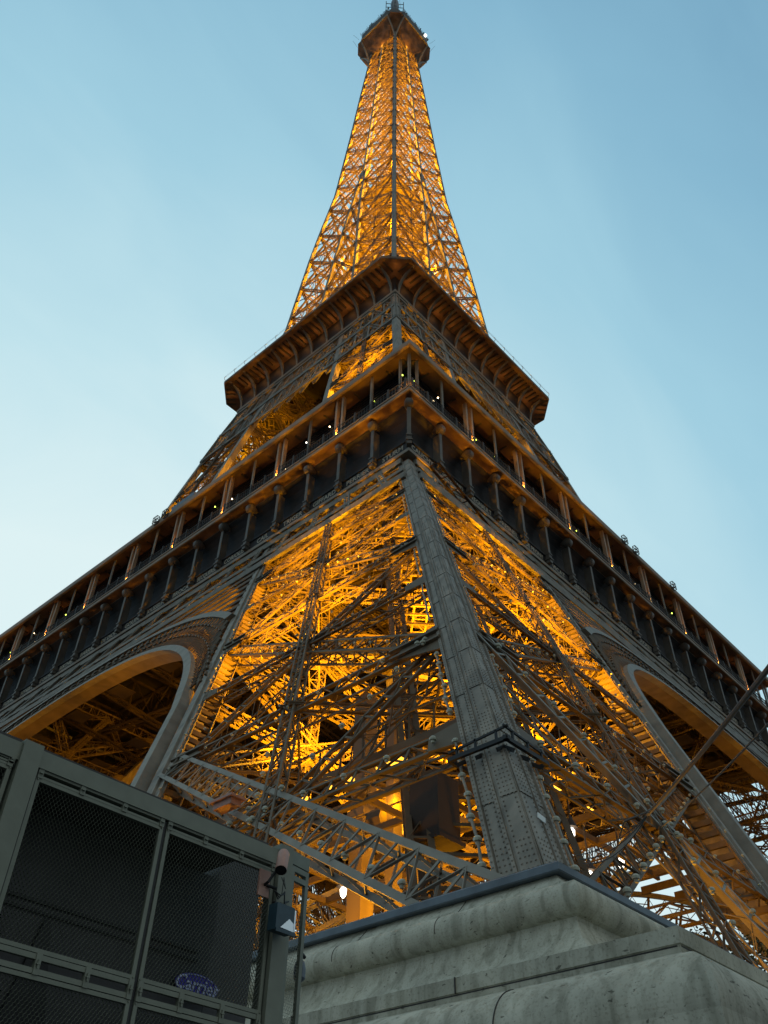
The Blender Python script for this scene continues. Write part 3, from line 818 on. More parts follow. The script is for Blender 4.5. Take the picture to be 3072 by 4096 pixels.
for k in range(4):
    nv, tv = side(k)
    for t in np.arange(-5.4, 5.5, .45):
        h = rnd.uniform(.3, 1.6); p = nv*8.3+tv*t+V(0, 0, 279.2); mb.bar(p, p+nv*rnd.uniform(-.2, .6)+V(0, 0, h), .07 if h > 1 else .3, .07 if h > 1 else .25)
    for h in (279.9, 280.7): mb.bar(nv*8.4-tv*5.4+V(0, 0, h), nv*8.4+tv*5.4+V(0, 0, h), .06, .06)
    for t in (-6.5, 6.4): mb.bar(nv*8.2+tv*t*1.0+V(0, 0, 278.8), nv*9.2+tv*t*1.25+V(0, 0, 283.5), .05, .05)
mb.build('antennas', 'dark', g3)
mb = MB()
mb.tube([V(0, 0, 280.5), V(0, 0, 284), V(0, 0, 290), V(0, 0, 298), V(0, 0, 305), V(0, 0, 309.5)], [6.4, 4.6, 3.5, 2.9, 2.3, 1.1], 8)
mb.build('campanile', 'dark', g3)
mb = MB()
mb.tube([V(0, 0, 309.5), V(0, 0, 311), V(0, 0, 314), V(0, 0, 317), V(0, 0, 318.5)], [.7, 1.2, 1.4, 1.2, .7], 10)
mb.build('radome', 'zinc', g3)
mb = MB()
for an in (0.0, math.pi/2):
    d_ = V(math.cos(an+R(-45)), math.sin(an+R(-45)), 0)
    for h in (312.5, 315.8):
        mb.bar(-d_*2.8+V(0, 0, h), d_*2.8+V(0, 0, h), .16, .16)
    for sg in (-1, 1): mb.bar(d_*sg*2.8+V(0, 0, 311), d_*sg*2.8+V(0, 0, 318), .16, .16)
mb.tube([V(0, 0, 309), V(0, 0, 324)], [.5, .3], 6)
mb.build('antenna_mast', 'dark', g3)
o = lampball(.45).build('beacon', 'lamp', g3); o.location = (4.0, -8.7, 279.4)

# ------------------------------------------------------------------ inside the near leg: lift, service columns, machinery floor
mb = MB()
mb.box(-46.4, -42.3, .7, -45.7, -41.6, 22.5); mb.box(-46.5, -42.4, 11.5, -45.6, -41.5, 11.8); mb.box(-46.5, -42.4, 17, -45.6, -41.5, 17.3)
insd = mb.build('service_column', 'tan', tower)
mb = MB(); mb.bar(V(-46.4, -43.9, 10), V(-46.4, -43.9, 22), .5, .4, V(1, 0, 0)); mb.bar(V(-45.9, -44.4, 6), V(-45.9, -44.4, 22), .2, .3); mb.build('riser_pipe', 'tan', insd)
mb = MB()
for dx in (0, 2.9):
    for dy in (0,):
        A_ = V(-54.2+dx, -52.2+dy-dx, 7); B_ = A_+V(.512, .512, 1)*43
        girder(mb, A_, B_, V(.7, .7, -.7), .6, .6, .2, 1.4, .09)
        mb.bar(A_+V(.4, .4, 0), B_+V(.4, .4, 0), .18, .18)
for q_ in range(34):
    A_ = V(-54.2, -52.2, 7)+V(.512, .512, 1)*q_*1.25; mb.bar(A_, A_+V(2.9, -2.9, 0), .1, .12)
mb.build('lift_track', 'iron', low)
mb = MB(); b0 = V(-50.5, -49.2, 12.8)
mb.box(b0[0]-.5, b0[1]-.55, b0[2], b0[0]+.5, b0[1]+.55, b0[2]+1.9); mb.box(b0[0]-.6, b0[1]-.65, b0[2]-.15, b0[0]+.6, b0[1]+.65, b0[2]-.02)
mb.build('lift_cabin', 'brown', tower)
mb = MB()
zf = 15.6
for t in np.linspace(-51.5, -37.5, 8):
    mb.bar(V(t, -51.5, zf), V(t, -37, zf), .25, .15); mb.bar(V(-51.5, t, zf-.02), V(-37, t, zf-.02), .22, .12)
for t in np.linspace(-51.5, -37.5, 4):
    mb.bar(V(t, -51.5, zf+1.1), V(t, -37, zf+1.1), .06, .06); mb.bar(V(-51.5, t, zf+1.1), V(-37, t, zf+1.1), .06, .06)
for t in np.linspace(-51, -38, 14): mb.bar(V(-51.4, t, zf), V(-51.4, t, zf+1.1), .05, .05); mb.bar(V(t, -51.4, zf), V(t, -51.4, zf+1.1), .05, .05)
for t in np.linspace(-50, -39, 6): mb.tube([V(-46.5, t-.35, zf+.75), V(-46.5, t+.35, zf+.75)], .55, 12)
plat = mb.build('machinery_platform', 'iron', tower)
mb = MB()
for t in np.linspace(-49.6, -38.6, 6): mb = MB(); mb.box(-50.6, t-.55, zf+.22, -50.45, t+.55, zf+.30); mb.build('projector_strip', 'amber', plat)
for t in np.linspace(-49.6, -41, 5): mb = MB(); mb.box(t-.4, -50.5, zf+.25, t+.4, -50.38, zf+.33); mb.build('projector_strip', 'amber', plat)
# stair flights and criss-cross small stuff within the leg
mb = MB(); rnd = random.Random(5)
for q_ in range(16):
    A_ = V(-a1(7.5+2.3*q_)+12.5, -a1(7.5+2.3*q_)+9, 7.5+2.3*q_)
    B_ = A_+V(.6, 3.4 if q_ % 2 else -3.4, 2.3)
    for dx in (0, .8):
        mb.bar(A_+V(dx, 0, 0), B_+V(dx, 0, 0), .25, .06); mb.bar(A_+V(dx, 0, 1), B_+V(dx, 0, 1), .05, .05)
    for u in np.linspace(0, 1, 10): mb.bar(A_+(B_-A_)*u, A_+(B_-A_)*u+V(.8, 0, 0), .04, .26)
mb.build('stair_flights', 'iron', low)
# lamps hanging under the structure
pl = None
for p in (V(-50.2, -45.2, 12.4), V(-46.3, -51.3, 13.9), V(-45.7, -51.4, 12.7), V(-45.3, -52.3, 13.0)):
    if pl is None:
        m_ = MB(); m_.tube([V(0, 0, -.2), V(0, 0, -.12), V(0, 0, .05), V(0, 0, .12)], [.03, .09, .11, .06], 12); pl = m_.build('hanging_lamp', 'lamp', plat)
        m_ = MB(); m_.tube([V(0, 0, .13), V(0, 0, .3), V(0, 0, .5)], [.22, .14, .05], 10); m_.bar(V(0, 0, .5), V(0, 0, 1.6), .04, .04); hd = m_.build('lamp_hood', 'dark', pl); o = pl
    else:
        o = pl.copy(); COL.objects.link(o); c = hd.copy(); COL.objects.link(c); c.parent = o
    o.location = p
# pink-roofed cabin by the left column
mb = MB(); mb.box(-54.6, -44.6, 14.2, -54.0, -43.55, 14.28); mb.box(-54.5, -44.5, 14.0, -54.1, -43.65, 14.19)
mb.build('control_hut', 'salmon', tower)

# ------------------------------------------------------------------ amber lights: projectors in the structure, plus added soffit spots
AMB = (1.0, .40, .003); LG = 12.5
def light(loc, power, kind='POINT', size=.3, aim=None, angle=80, color=AMB):
    power = power*LG
    l = D.lights.new('amber_light', kind); l.energy = power; l.color = color
    if kind == 'SPOT': l.spot_size = R(angle); l.spot_blend = .5; l.shadow_soft_size = size
    else: l.shadow_soft_size = size
    o = D.objects.new('amber_light', l); COL.objects.link(o); o.location = loc
    if aim is not None: o.rotation_euler = (Vector(aim)-Vector(loc)).to_track_quat('-Z', 'Y').to_euler()
    return o
def rot(p, k):
    c, s = [(1, 0), (0, 1), (-1, 0), (0, -1)][k]; return (p[0]*c-p[1]*s, p[0]*s+p[1]*c, p[2])
def lc(z, u, v):   # point inside near leg at height z, u,v fractions across
    return (-a1(z)+LW*u, -a1(z)+LW*v, z)
for k in range(4):
    f_ = 1.0 if k == 0 else .03
    for (z, u, v, zt, ut, vt, p) in ((20.6, .35, .55, 38, .6, .95, 6500), (20.6, .55, .35, 38, .95, .6, 6500), (20.6, .4, .4, 42, .4, .4, 2200),
                                     (9.5, .5, .65, 19, .75, .9, 600), (9.5, .65, .5, 19, .9, .75, 600),
                                     (32.3, .4, .6, 50, .5, .9, 3000), (32.3, .6, .4, 50, .9, .5, 3000)):
        light(rot(lc(z, u, v), k), p*f_, 'SPOT', .25, rot(lc(zt, ut, vt), k), 95)
    for (z, u, v, p) in ((9.2, .22, .6, 70), (9.2, .6, .22, 70), (9.2, .28, .95, 60), (9.2, .95, .28, 60), (12.5, .45, .45, 40), (16.8, .35, .5, 45), (16.8, .5, .35, 45), (25.4, .3, .8, 230), (25.4, .8, .3, 230), (29, .4, .8, 260), (29, .8, .4, 260), (37, .45, .7, 200), (37, .7, .45, 200)):
        light(rot(lc(z, u, v), k), p*f_, 'POINT', .3)
    # arch soffit
    nv, tv = side(k)
    if k < 2:
        for sg in (-1, 1):
            b_ = nv*(a1(20)-2.5)+tv*sg*29+V(0, 0, 20)
            light(tuple(b_), 330 if k == 0 else 100, 'SPOT', .3, tuple(nv*(a1(40)-1.0)+tv*sg*12+V(0, 0, 38)), 46)
    uf = (1.3, .22, .05, .15)[k]
    for (z, p) in ((62, 2200), (75, 2200), (88, 1100)):
        w_, i_ = w2(z), i2(z); c_ = -(.62*w_+.38*i_)
        light(rot((c_, c_, z), k), p*uf*1.7, 'POINT', .4)
    for z in (105, 110): w_ = w2(z)-5; light(rot((-w_, -w_, z), k), 160, 'POINT', .4)
for z in np.arange(121, 271, 7.5):
    s_ = max(w2(z)*.55, 2.6)
    for k in range(4): light(rot((-s_, -s_, z), k), 34*(w2(z)**1.25), 'POINT', .3)
# gallery pillars, soffits
for k in (0, 1):
    nv, tv = side(k)
    for j in range(-4, 4):
        light(tuple(nv*35.2+tv*(7.72*(j+.5))+V(0, 0, 59.85)), 10, 'POINT', .05, color=(1, .36, .05))
        light(tuple(nv*34.9+tv*(7.72*(j+.5)+2.0)+V(0, 0, 62.3)), (2.0 if j < -1 else .5), 'POINT', .1, color=(1, .30, .05))
    for j in (-9, -8, -7, -6, -5, -3, 0, 4, 8):
        b_ = nv*34.75+tv*(3.86*(j+.5)); light(tuple(b_+V(0, 0, 54.4)), (18 if j < -6 else 2.5), 'SPOT', .15, tuple(b_+nv*.25+V(0, 0, 58.7)), 62, color=(1, .34, .03))  # added spots on the moulding, standing in for light leaking up from the leg
    for j in range(-5, 5):
        light(tuple(nv*18.0+tv*(3.31*(j+.5))+V(0, 0, 115.9)), 2.6, 'POINT', .1, color=(1, .38, .06))
    light(tuple(nv*5.6+V(0, 0, 269)), 14, 'POINT', .2)
for (cx, cy) in ((-1, -1), (-1, 1), (1, -1)): light((cx*18.4, cy*18.4, 116.2), 1.5, color=(1, .38, .06)); light((cx*35.1, cy*35.1, 59.7), 9, 'POINT', .05, color=(1, .36, .05))

# ------------------------------------------------------------------ stone pedestal
ped = MB()
X0, X1 = 57.42, -1
def block_ring(mb, prof, Wn=57.42, size=9.3):
    """profile (corner coordinate c, z): square plan, outer corner at (-c,-c), opposite corner fixed"""
    far = -(Wn-size); rows = []
    for c, z in prof:
        g_ = far+(c-Wn)
        rows.append([(-c, -c, z), (g_, -c, z), (g_, g_, z), (-c, g_, z)])
    n = len(rows)
    f = [[i*4+j, i*4+(j+1) % 4, (i+1)*4+(j+1) % 4, (i+1)*4+j] for i in range(n-1) for j in range(4)]
    mb.add([p for r_ in rows for p in r_], f+[[0, 1, 2, 3], [4*n-1, 4*n-2, 4*n-3, 4*n-4]])
arc = lambda cx, cz, r_, a0, a1_, n=9: [(cx+r_*math.cos(R(t)), cz+r_*math.sin(R(t))) for t in np.linspace(a0, a1_, n)]
prof = [(57.30, 7.96), (57.34, 7.90), (57.62, 7.62), (57.86, 7.46)]
prof += arc(57.95, 7.23, .27, 66, -62, 16)+[(58.00, 6.97), (57.99, 6.91)]
prof += [(58.03, 6.80), (58.10, 6.65), (58.22, 6.48), (58.40, 6.30), (58.66, 6.12), (59.0, 5.96), (59.5, 5.8), (60.2, 5.66)]
block_ring(ped, prof[::-1])
ped = ped.build('stone_pedestal', 'stone')
tag(ped, 'weathered pale stone pedestal with rolled moulding carrying the near iron column', 'pedestal')
mb = MB(); block_ring(mb, [(57.44, 7.95), (57.46, 7.97), (57.46, 8.09), (57.42, 8.12)]); 
mb.box(-57.40, -57.40, 8.121, -48.3, -48.3, 8.135)
mb.build('zinc_cap', 'zinc', ped)
mb = MB(); block_ring(mb, [(60.86, 5.10), (60.88, 5.34), (60.90, 5.35), (60.90, 5.52)]); pl_ = mb.build('plinth_course', 'stone', ped)
mb = MB(); block_ring(mb, ([(60.84, 5.28)]+arc(60.87, 4.68, .55, 80, -10, 22)+[(61.42, 4.2), (61.42, .7)])[::-1])
tor = mb.build('torus_base', 'stone', ped)
mb = MB()      # open joints between the blocks
rnd = random.Random(2)
for ax in (0, 1):
    for t in (3.1, 6.0, 8.4):
        for (c, z0, z1, dt) in ((60.905, 5.34, 5.525, 0.0), ):
            p = V(0, 0, 0); q = V(0, 0, 0); p[ax] = q[ax] = -c; p[1-ax] = q[1-ax] = -61+t+dt; p[2] = z0; q[2] = z1; mb.bar(p, q, .02, .012)
    for t in (2.2, 5.2, 8.1):
        pts = [(c, z) for c, z in arc(60.87, 4.68, .553, 80, -10, 12)]+[(61.425, 4.2), (61.425, 3.0)]
        for (c0, z0), (c1, z1) in zip(pts[:-1], pts[1:]):
            p = V(0, 0, z0); q = V(0, 0, z1); p[ax] = -c0; q[ax] = -c1; p[1-ax] = q[1-ax] = -61+t; mb.bar(p, q, .016, .012)
    for t in (2.6, 5.0, 7.2):
        pts = [(c+.004, z) for c, z in prof[:14]]
        for (c0, z0), (c1, z1) in zip(pts[:-1], pts[1:]):
            p = V(0, 0, z0); q = V(0, 0, z1); p[ax] = -c0; q[ax] = -c1; p[1-ax] = q[1-ax] = -58+t; mb.bar(p, q, .010, .008)
    p = V(0, 0, 5.33); q = V(0, 0, 5.33); p[ax] = q[ax] = -60.87; p[1-ax] = -60.85; q[1-ax] = -50; mb.bar(p, q, .016, .02)
mb.build('block_joints', 'dark', ped)
# the other three column pedestals of this leg and those of other legs (plain rolled blocks)
for k in range(4):
    m_ = MB()
    for (u, v) in ((0, 1), (1, 0), (1, 1)):
        cx, cy = -56.0+LW*u+(0 if u == 0 else 1.5), -56.0+LW*v+(0 if v == 0 else 1.5)
        m_.box(cx-2.2, cy-2.2, .7, cx+3.8, cy+3.8, 5.2); m_.box(cx-1.4, cy-1.4, 5.2, cx+3.0, cy+3.0, 7.4)
    if k: m_.box(-60.5, -60.5, .7, -48, -48, 5.3); m_.box(-57.4, -57.4, 5.3, -49, -49, 7.6)
    nm = ['behind the near pedestal under the lit leg', 'under the dark leg at the right', 'under the far leg beyond', 'under the leg at the far left']
    o = m_.build('stone_pier', 'stone'); o.rotation_euler = (0, 0, k*math.pi/2)
    tag(o, 'plain stone piers '+nm[k], 'pier', 'stone piers under the tower legs')

# ------------------------------------------------------------------ screened cooling enclosure, lower left
enc = empty('plant_enclosure', (-66.8, -60, .7))
tag(enc, 'grey green steel plant enclosure with expanded mesh panels and dark cooling units inside', 'enclosure')
def local(mb): 
    for i_ in range(len(mb.v)): mb.v[i_] = mb.v[i_]-V(-66.8, -60, .7)
    return mb
def eb(mb, name, m): return local(mb).build(name, m, enc)
YF = -60.0
def yoff(x):   # main screen straight, end bay folded back a little
    return YF
# posts
for (x0, x1, zt) in ((-67.965, -67.83, 5.075), (-69.2, -69.06, 5.075), (-65.735, -65.60, 5.10)):
    m_ = MB(); m_.box(x0, YF-.03, .7, x1, YF+.12, zt); eb(m_, 'post', 'green')
    m_ = MB(); m_.box(x1+.004, YF-.0, .7, x1+.018, YF+.05, zt-.1); eb(m_, 'shadow_gap', 'black')
# fascia
for (x0, x1, zt) in ((-69.06, -67.965, 5.05), (-67.83, -65.735, 5.055)):
    m_ = MB(); m_.box(x0, YF-.012, zt-.115, x1, YF+.09, zt); eb(m_, 'fascia', 'green')
def slotted_rail(x0, x1, z0, z1, nb):
    m_ = MB(); t = (z1-z0)*.28
    m_.box(x0, YF+.0, z0, x1, YF+.03, z0+t); m_.box(x0, YF+.0, z1-t, x1, YF+.03, z1)
    for i_ in range(nb+1):
        c = x0+(x1-x0)*i_/nb; c = min(max(c, x0+.02), x1-.02); m_.box(c-.018, YF-.006, z0-.004, c+.018, YF+.028, z1+.004)
        m_.box(c-.004, YF-.016, z0+.03, c+.004, YF-.006, z1-.03)
        m_.box(c-.012, YF-.018, (z0+z1)/2-.004, c+.012, YF-.006, (z0+z1)/2+.004)
    m_.box(x0, YF+.034, z0+t*.4, x1, YF+.04, z1-t*.4) if False else None
    return m_
def panel(x0, x1, z0, z1, nb):
    f = .028
    m_ = MB(); m_.box(x0, YF+.002, z0, x0+f, YF+.03, z1); m_.box(x1-f, YF+.002, z0, x1, YF+.03, z1); m_.box(x0+f, YF+.002, z1-.024, x1-f, YF+.03, z1)
    m_.box(x0+f, YF+.002, z0, x1-f, YF+.03, z0+.024)
    for cx in (x0+.012, x1-.012):
        for cz in (z0+.01, z1-.01): m_.tube([V(cx, YF-.004, cz), V(cx, YF+.002, cz)], .006, 6)
    fr = eb(m_, 'panel_frame', 'green')
    # expanded metal: flattened hexagons built as thin strands
    px, pz = .027, .0265; s = MB(); w_ = .0017
    nx, nz = int((x1-x0-2*f)/px)+1, int((z1-z0-.03)/(pz*.75))+1
    Vv = []; Ff = []
    def strand(xa, za, xb, zb):
        d = math.hypot(xb-xa, zb-za); nx_, nz_ = -(zb-za)/d*w_/2, (xb-xa)/d*w_/2; b = len(Vv)
        Vv.extend([(xa-nx_, YF+.012, za-nz_), (xa+nx_, YF+.018, za+nz_), (xb+nx_, YF+.018, zb+nz_), (xb-nx_, YF+.012, zb-nz_)]); Ff.append([b, b+1, b+2, b+3])
    xa0, za0 = x0+f*.5, z0+.012
    for j in range(nz+1):
        for i_ in range(nx+1):
            cx = xa0+i_*px+(px/2 if j % 2 else 0); cz = za0+j*pz*.75
            # vertical-ish side and two slanted sides of each cell
            strand(cx, cz, cx, cz+pz*.42)
            strand(cx, cz+pz*.42, cx+px/2, cz+pz*.75); strand(cx, cz+pz*.42, cx-px/2, cz+pz*.75)
    k_ = int((z1-z0)/(pz*.75))
    Vn = np.array(Vv); keep = [q for q in Ff if Vn[q[0]][0] < x1-.006 and Vn[q[0]][0] > x0+.004 and Vn[q[2]][2] < z1-.006]
    # extend upward rows because rows advance by 3/4 pitch
    s.add(Vn-V(-66.8, -60, .7), keep); s.build('expanded_mesh', 'green', fr)
    return fr
def panel2(x0, x1, z0, z1, nb): 
    return panel(x0, x1, z0, z1, nb)
XS = [(-69.05, -67.985), (-67.81, -66.805), (-66.775, -65.75)]
m_ = slotted_rail(-69.05, -67.98, 4.905, 4.95, 3); eb(m_, 'slotted_rail', 'green')
for (x0, x1) in XS:
    eb(slotted_rail(x0, x1, 4.885, 4.94, 3), 'slotted_rail', 'green')
    eb(slotted_rail(x0, x1, 3.80, 3.905, 3), 'slotted_rail', 'green')
    panel(x0, x1, 3.91, 4.885, 3); panel(x0, x1, 2.70, 3.795, 3)
for (a_, b_) in ((-66.803, -66.777),):
    m_ = MB(); m_.box(a_, YF+.01, .7, b_, YF+.03, 4.93); eb(m_, 'shadow_gap', 'black')
m_ = MB()
for x0, x1 in XS: m_.box(x0, YF+.0, .7, x1, YF+.04, 2.695)
eb(m_, 'kick_panel', 'green')
# folded end bay
m_ = MB(); A_ = V(-65.60, YF, 0); dv = unit(V(.99, .13, 0)); wv = .235
def ebar(z0, z1, t0, t1, o=.03):
    p = A_+dv*t0; q = A_+dv*t1; nn = V(-dv[1], dv[0], 0)
    m_.prism([p+V(0, 0, z0), q+V(0, 0, z0), q+V(0, 0, z1), p+V(0, 0, z1)], nn*o)
ebar(5.0, 5.10, 0, wv, .1); ebar(.7, 4.99, .02, .06); ebar(.7, 4.99, wv-.035, wv); ebar(4.95, 4.99, .06, wv-.035); ebar(4.88, 4.92, .06, wv-.035); ebar(3.82, 3.90, .06, wv-.035)
eb(m_, 'end_frame', 'green')
m_ = MB(); Vv = []; Ff = []
for j in range(90):
    for i_ in range(8):
        cx = .05+i_*.0235+(.01175 if j % 2 else 0); cz = 2.8+j*.0203*1.0
        for (xa, za, xb, zb) in ((cx, cz, cx, cz+.0115), (cx, cz+.0115, cx+.01175, cz+.0203), (cx, cz+.0115, cx-.01175, cz+.0203)):
            d = math.hypot(xb-xa, zb-za); a__, b__ = -(zb-za)/d*.0016, (xb-xa)/d*.0016; b = len(Vv)
            for (xx, zz) in ((xa-a__, za-b__), (xa+a__, za+b__), (xb+a__, zb+b__), (xb-a__, zb-b__)):
                Vv.append(A_+dv*xx+V(0, .015, zz))
            Ff.append([b, b+1, b+2, b+3])
m_.add(Vv, Ff); 
eb(m_, 'end_mesh', 'green')
# cooling units behind the mesh
def unit_box(x0, x1, xt0, xt1, z0, z1, y0=-59.45, y1=-58.3):
    m_ = MB()
    m_.add([(x0, y0, z0), (x1, y0, z0), (x1, y1, z0), (x0, y1, z0), (xt0, y0, z1), (xt1, y0, z1), (xt1, y1, z1), (xt0, y1, z1)], _BF.tolist()); return m_
u1 = eb(unit_box(-69.6, -65.90, -69.6, -65.82, .7, 4.93), 'cooling_unit', 'unit')
m_ = MB()
for z_ in (4.30, 4.36, 3.0): m_.box(-69.5, -59.47, z_, -65.95, -59.452, z_+.02)
for x_ in (-68.7, -67.2):
    m_.prism([V(x_-.28, -59.47, 3.15), V(x_+.28, -59.47, 3.15), V(x_+.02, -59.47, 4.28), V(x_-.02, -59.47, 4.28)], V(0, .01, 0))
o = m_.build('coil_recess', 'black'); o.parent = enc; 
o.data.transform(Matrix.Translation(Vector((66.8, 60, -.7))))
eb(unit_box(-65.66, -65.30, -65.74, -65.30, .7, 5.2, -59.3, -58.6), 'cooling_unit', 'unit')
m_ = MB(); m_.box(-69.7, -59.95, 5.06, -65.8, -58.2, 5.10); eb(m_, 'top_sheet', 'dark')
# oval logo with lettering
m_ = MB(); n = 40; cxl, czl = -66.322, 3.972
ring_ = [V(cxl+.178*math.cos(2*math.pi*t/n), -59.49, czl+.072*math.sin(2*math.pi*t/n)) for t in range(n)]
sc_ = (65.191-59.49)/(65.191-60.0)
def toplane(p):   # keeps the sign where it hangs on the unit front
    return V(CAM[0]+(p[0]-CAM[0])*sc_, -59.49, CAM[2]+(p[2]-CAM[2])*sc_)
m_.prism([toplane(p) for p in ring_], V(0, .012, 0)); lg = eb(m_, 'logo_oval', 'logo')
m_ = MB(); inner = [toplane(V(cxl+.166*math.cos(2*math.pi*t/n), 0, czl+.064*math.sin(2*math.pi*t/n))) for t in range(n)]
for t in range(n): m_.bar(inner[t]-V(0, .004, 0), inner[(t+1) % n]-V(0, .004, 0), .004, .004)
m_ = local(m_).build('logo_outline', 'logot', lg)
o = text('logo_lettering', 'Carrier', .105, 'logot', lg, .003)
o.location = toplane(V(cxl, 0, czl))-V(-66.8, -60, .7)+V(0, -.006, 0); o.rotation_euler = (R(90), 0, 0)
sh = Matrix(((1.25, .25, 0, 0), (0, 1.25, 0, 0), (0, 0, 1, 0), (0, 0, 0, 1))); o.data.transform(sh)

# ------------------------------------------------------------------ security camera on plate
cc = empty('security_camera', (-65.88, -60.05, 4.75))
tag(cc, 'salmon pink cylindrical security camera on a bracket plate at the enclosure corner', 'camera')
def loc2(m_, c): 
    for i_ in range(len(m_.v)): m_.v[i_] = m_.v[i_]-V(*c)
    return m_
CC = (-65.88, -60.05, 4.75)
m_ = MB(); m_.box(-65.935, -60.05, 4.655, -65.83, -60.035, 4.845); loc2(m_, CC).build('mount_plate', 'salmon', cc)
m_ = MB(); m_.tube([V(-65.88, -60.05, 4.74), V(-65.89, -60.10, 4.745), V(-65.85, -60.13, 4.83)], .011, 8); m_.tube([V(-65.86, -60.05, 4.74), V(-65.80, -60.1, 4.72)], .012, 8); loc2(m_, CC).build('arm', 'black', cc)
a_, b_ = V(-65.865, -60.20, 4.812), V(-65.79, -60.13, 4.985)
d_ = unit(b_-a_)
m_ = MB(); m_.tube([a_, a_+d_*.01, b_-d_*.02, b_], [.044, .045, .045, .036], 20, cap=False)
m_.tube([b_-d_*.001, b_], [.036, .001], 20, cap=False); loc2(m_, CC).build('housing', 'salmon', cc, smooth=True)
m_ = MB(); m_.tube([a_+d_*.0, a_+d_*.06], [.041, .040], 20); m_.tube([a_-d_*.002, a_+d_*.03], [.030, .028], 16); loc2(m_, CC).build('lens', 'black', cc)
m_ = MB(); rnd = random.Random(8)
for q_ in range(3):
    m_.tube([V(-65.82, -60.10, 4.70), V(-65.78, -60.12+.01*q_, 4.675-.012*q_), V(-65.72, -60.10, 4.70+.01*q_), V(-65.68, -60.06, 4.665-.005*q_), V(-65.62, -60.04, 4.69)], .005, 6)
m_.tube([V(-65.79, -60.13, 4.80), V(-65.76, -60.15, 4.72), V(-65.74, -60.1, 4.82), V(-65.73, -60.08, 4.70)], .003, 6)
loc2(m_, CC).build('wires', 'black', cc)
# ------------------------------------------------------------------ floodlight
FC = (-65.65, -60.1, 4.58)
fl = empty('floodlight', FC)
tag(fl, 'dark blue box floodlight with bright reflector wired to the enclosure corner post', 'floodlight')
m_ = MB(); m_.box(-65.84, -60.17, 4.42, -65.665, -60.08, 4.60); m_.box(-65.845, -60.185, 4.40, -65.66, -60.172, 4.425); m_.box(-65.79, -60.08, 4.48, -65.70, -60.035, 4.55)
loc2(m_, FC).build('case', 'blue', fl)
m_ = MB(); m_.box(-65.662, -60.16, 4.44, -65.642, -60.07, 4.59); loc2(m_, FC).build('side_cover', 'reflector', fl)
m_ = MB(); m_.prism([V(-65.80, -60.174, 4.435), V(-65.675, -60.174, 4.43), V(-65.675, -60.174, 4.485), V(-65.72, -60.174, 4.51)], V(0, -.004, 0)); loc2(m_, FC).build('reflector', 'reflector', fl)
m_ = MB()
for x_ in (-65.82, -65.77, -65.72): m_.tube([V(x_, -60.13, 4.60), V(x_+.01, -60.11, 4.625), V(x_+.03, -60.06, 4.635)], .007, 6)
loc2(m_, FC).build('bracket', 'black', fl)
# second lamp round the corner
m_ = MB(); m_.tube([V(-65.36, -59.92, 4.37), V(-65.35, -59.92, 4.35), V(-65.345, -59.92, 4.30), V(-65.345, -59.92, 4.24), V(-65.36, -59.92, 4.20)], [.01, .035, .045, .045, .015], 14)
o = m_.build('wall_lamp', 'zinc'); tag(o, 'pale rounded lamp half hidden beside the enclosure right edge', 'lamp')
m_ = MB(); m_.tube([V(-65.37, -59.93, 4.42), V(-65.31, -59.93, 4.385)], .014, 8); b = m_.build('bracket', 'black', o)

# ------------------------------------------------------------------ overhead cables
def sag(p, q, n=14, s=.25): return [p+(q-p)*t-V(0, 0, s*4*t*(1-t)) for t in np.linspace(0, 1, n)]
m_ = MB(); P1, P2 = V(-63.56, -63.52, 6.47), V(-57.73, -59.32, 8.26)
m_.tube(sag(P1, P2, 14, .03), .026, 8); 
c = m_.build('overhead_cable', 'black'); tag(c, 'thick black cable slanting from upper right down to the lit leg', 'cable', 'cables at the right of the near column')
m_ = MB()
m_.tube(sag(P1+V(.3, 0, -.18), P2+V(.2, -.1, -.15), 14, .05), .011, 6)
c = m_.build('overhead_cable', 'black'); tag(c, 'thinner black cable running just below the thick slanting cable', 'cable', 'cables at the right of the near column')
m_ = MB()
for k in range(3):
    m_.tube(sag(P2, V(-56.9+.1*k, -57.5, 8.35-.04*k), 12, .12+.05*k), .009, 6)
m_.tube([P2+V(-.2, -.2, -.04), P2+V(.6, .7, .3), P2+V(1.3, 1.2, .4)], .018, 6)
c = m_.build('slack_wires', 'black'); tag(c, 'bundle of slack black wires sagging over the pedestal cap to the column foot', 'wires')

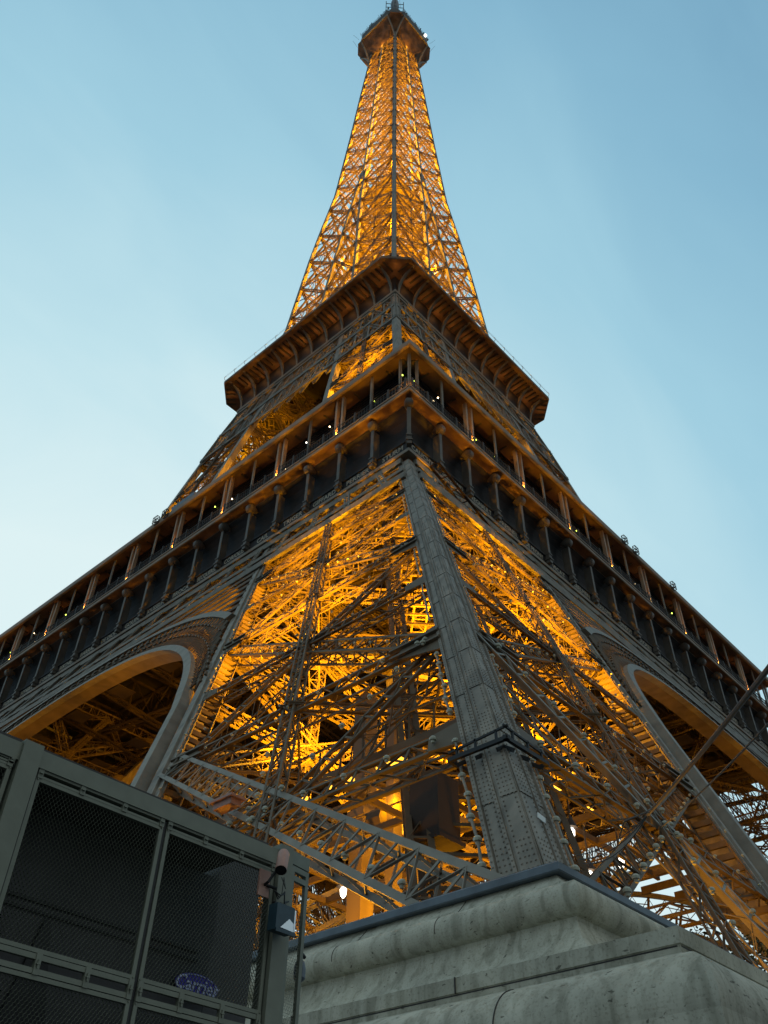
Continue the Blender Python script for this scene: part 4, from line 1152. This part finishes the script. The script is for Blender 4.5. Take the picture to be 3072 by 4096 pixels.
# ------------------------------------------------------------------ trees beyond the leg
def tree_parts(seed, H, Rc):
    rnd = random.Random(seed); tr = MB()
    top = V(rnd.uniform(-.5, .5), rnd.uniform(-.5, .5), H*.62)
    tr.tube([V(0, 0, 0), V(.1, 0, H*.2), V(-.1, .1, H*.4), top], [.38, .30, .22, .12], 8)
    tips = []
    for i_ in range(11):
        a = i_*2.4; z0 = H*rnd.uniform(.25, .58); L_ = Rc*rnd.uniform(.5, .95)
        e_ = V(math.cos(a)*L_, math.sin(a)*L_, z0+rnd.uniform(.12, .3)*H)
        tr.tube([V(0, 0, z0), (V(0, 0, z0)+e_)/2+V(0, 0, .4), e_], [.14, .09, .04], 6); tips.append(e_)
    cl = MB(); vs = []; fs = []
    centres = [t+V(rnd.gauss(0, .8), rnd.gauss(0, .8), rnd.gauss(0, .8)) for t in tips for _ in range(5)]+[V(rnd.gauss(0, Rc*.4), rnd.gauss(0, Rc*.4), H*rnd.uniform(.55, .97)) for _ in range(28)]
    for c in centres:
        r_ = rnd.uniform(.7, 1.5)
        for _ in range(110):
            p = c+V(rnd.gauss(0, r_*.5), rnd.gauss(0, r_*.5), rnd.gauss(0, r_*.4))
            u = unit(V(rnd.gauss(0, 1), rnd.gauss(0, 1), rnd.gauss(0, .6))); w = unit(np.cross(u, V(rnd.gauss(0, 1), rnd.gauss(0, 1), rnd.gauss(0, 1))))
            sz = rnd.uniform(.10, .2); b = len(vs)
            vs += [p-u*sz, p+w*sz*.5, p+u*sz, p-w*sz*.5]; fs.append([b, b+1, b+2, b+3])
    cl.add(vs, fs); return tr, cl
k = 0
for (x, y, H, Rc, lab) in ((-24.0, -51.0, 17.5, 5.5, 'dark leafy tree seen through the lattice just right of the pedestal'),
                           (-17.0, -45.0, 19.0, 6.0, 'dark leafy tree at the far right below the dark right leg'),
                           (-34.0, -24.0, 15.0, 5.0, 'dark leafy tree behind the lit leg beside the hanging lamp at left')):
    k += 1; T = empty('tree', (x, y, .7)); tag(T, lab, 'tree', 'trees beyond the lit leg')
    a_, b_ = tree_parts(k, H, Rc); a_.build('trunk', 'bark', T); b_.build('crown', 'leaf', T)
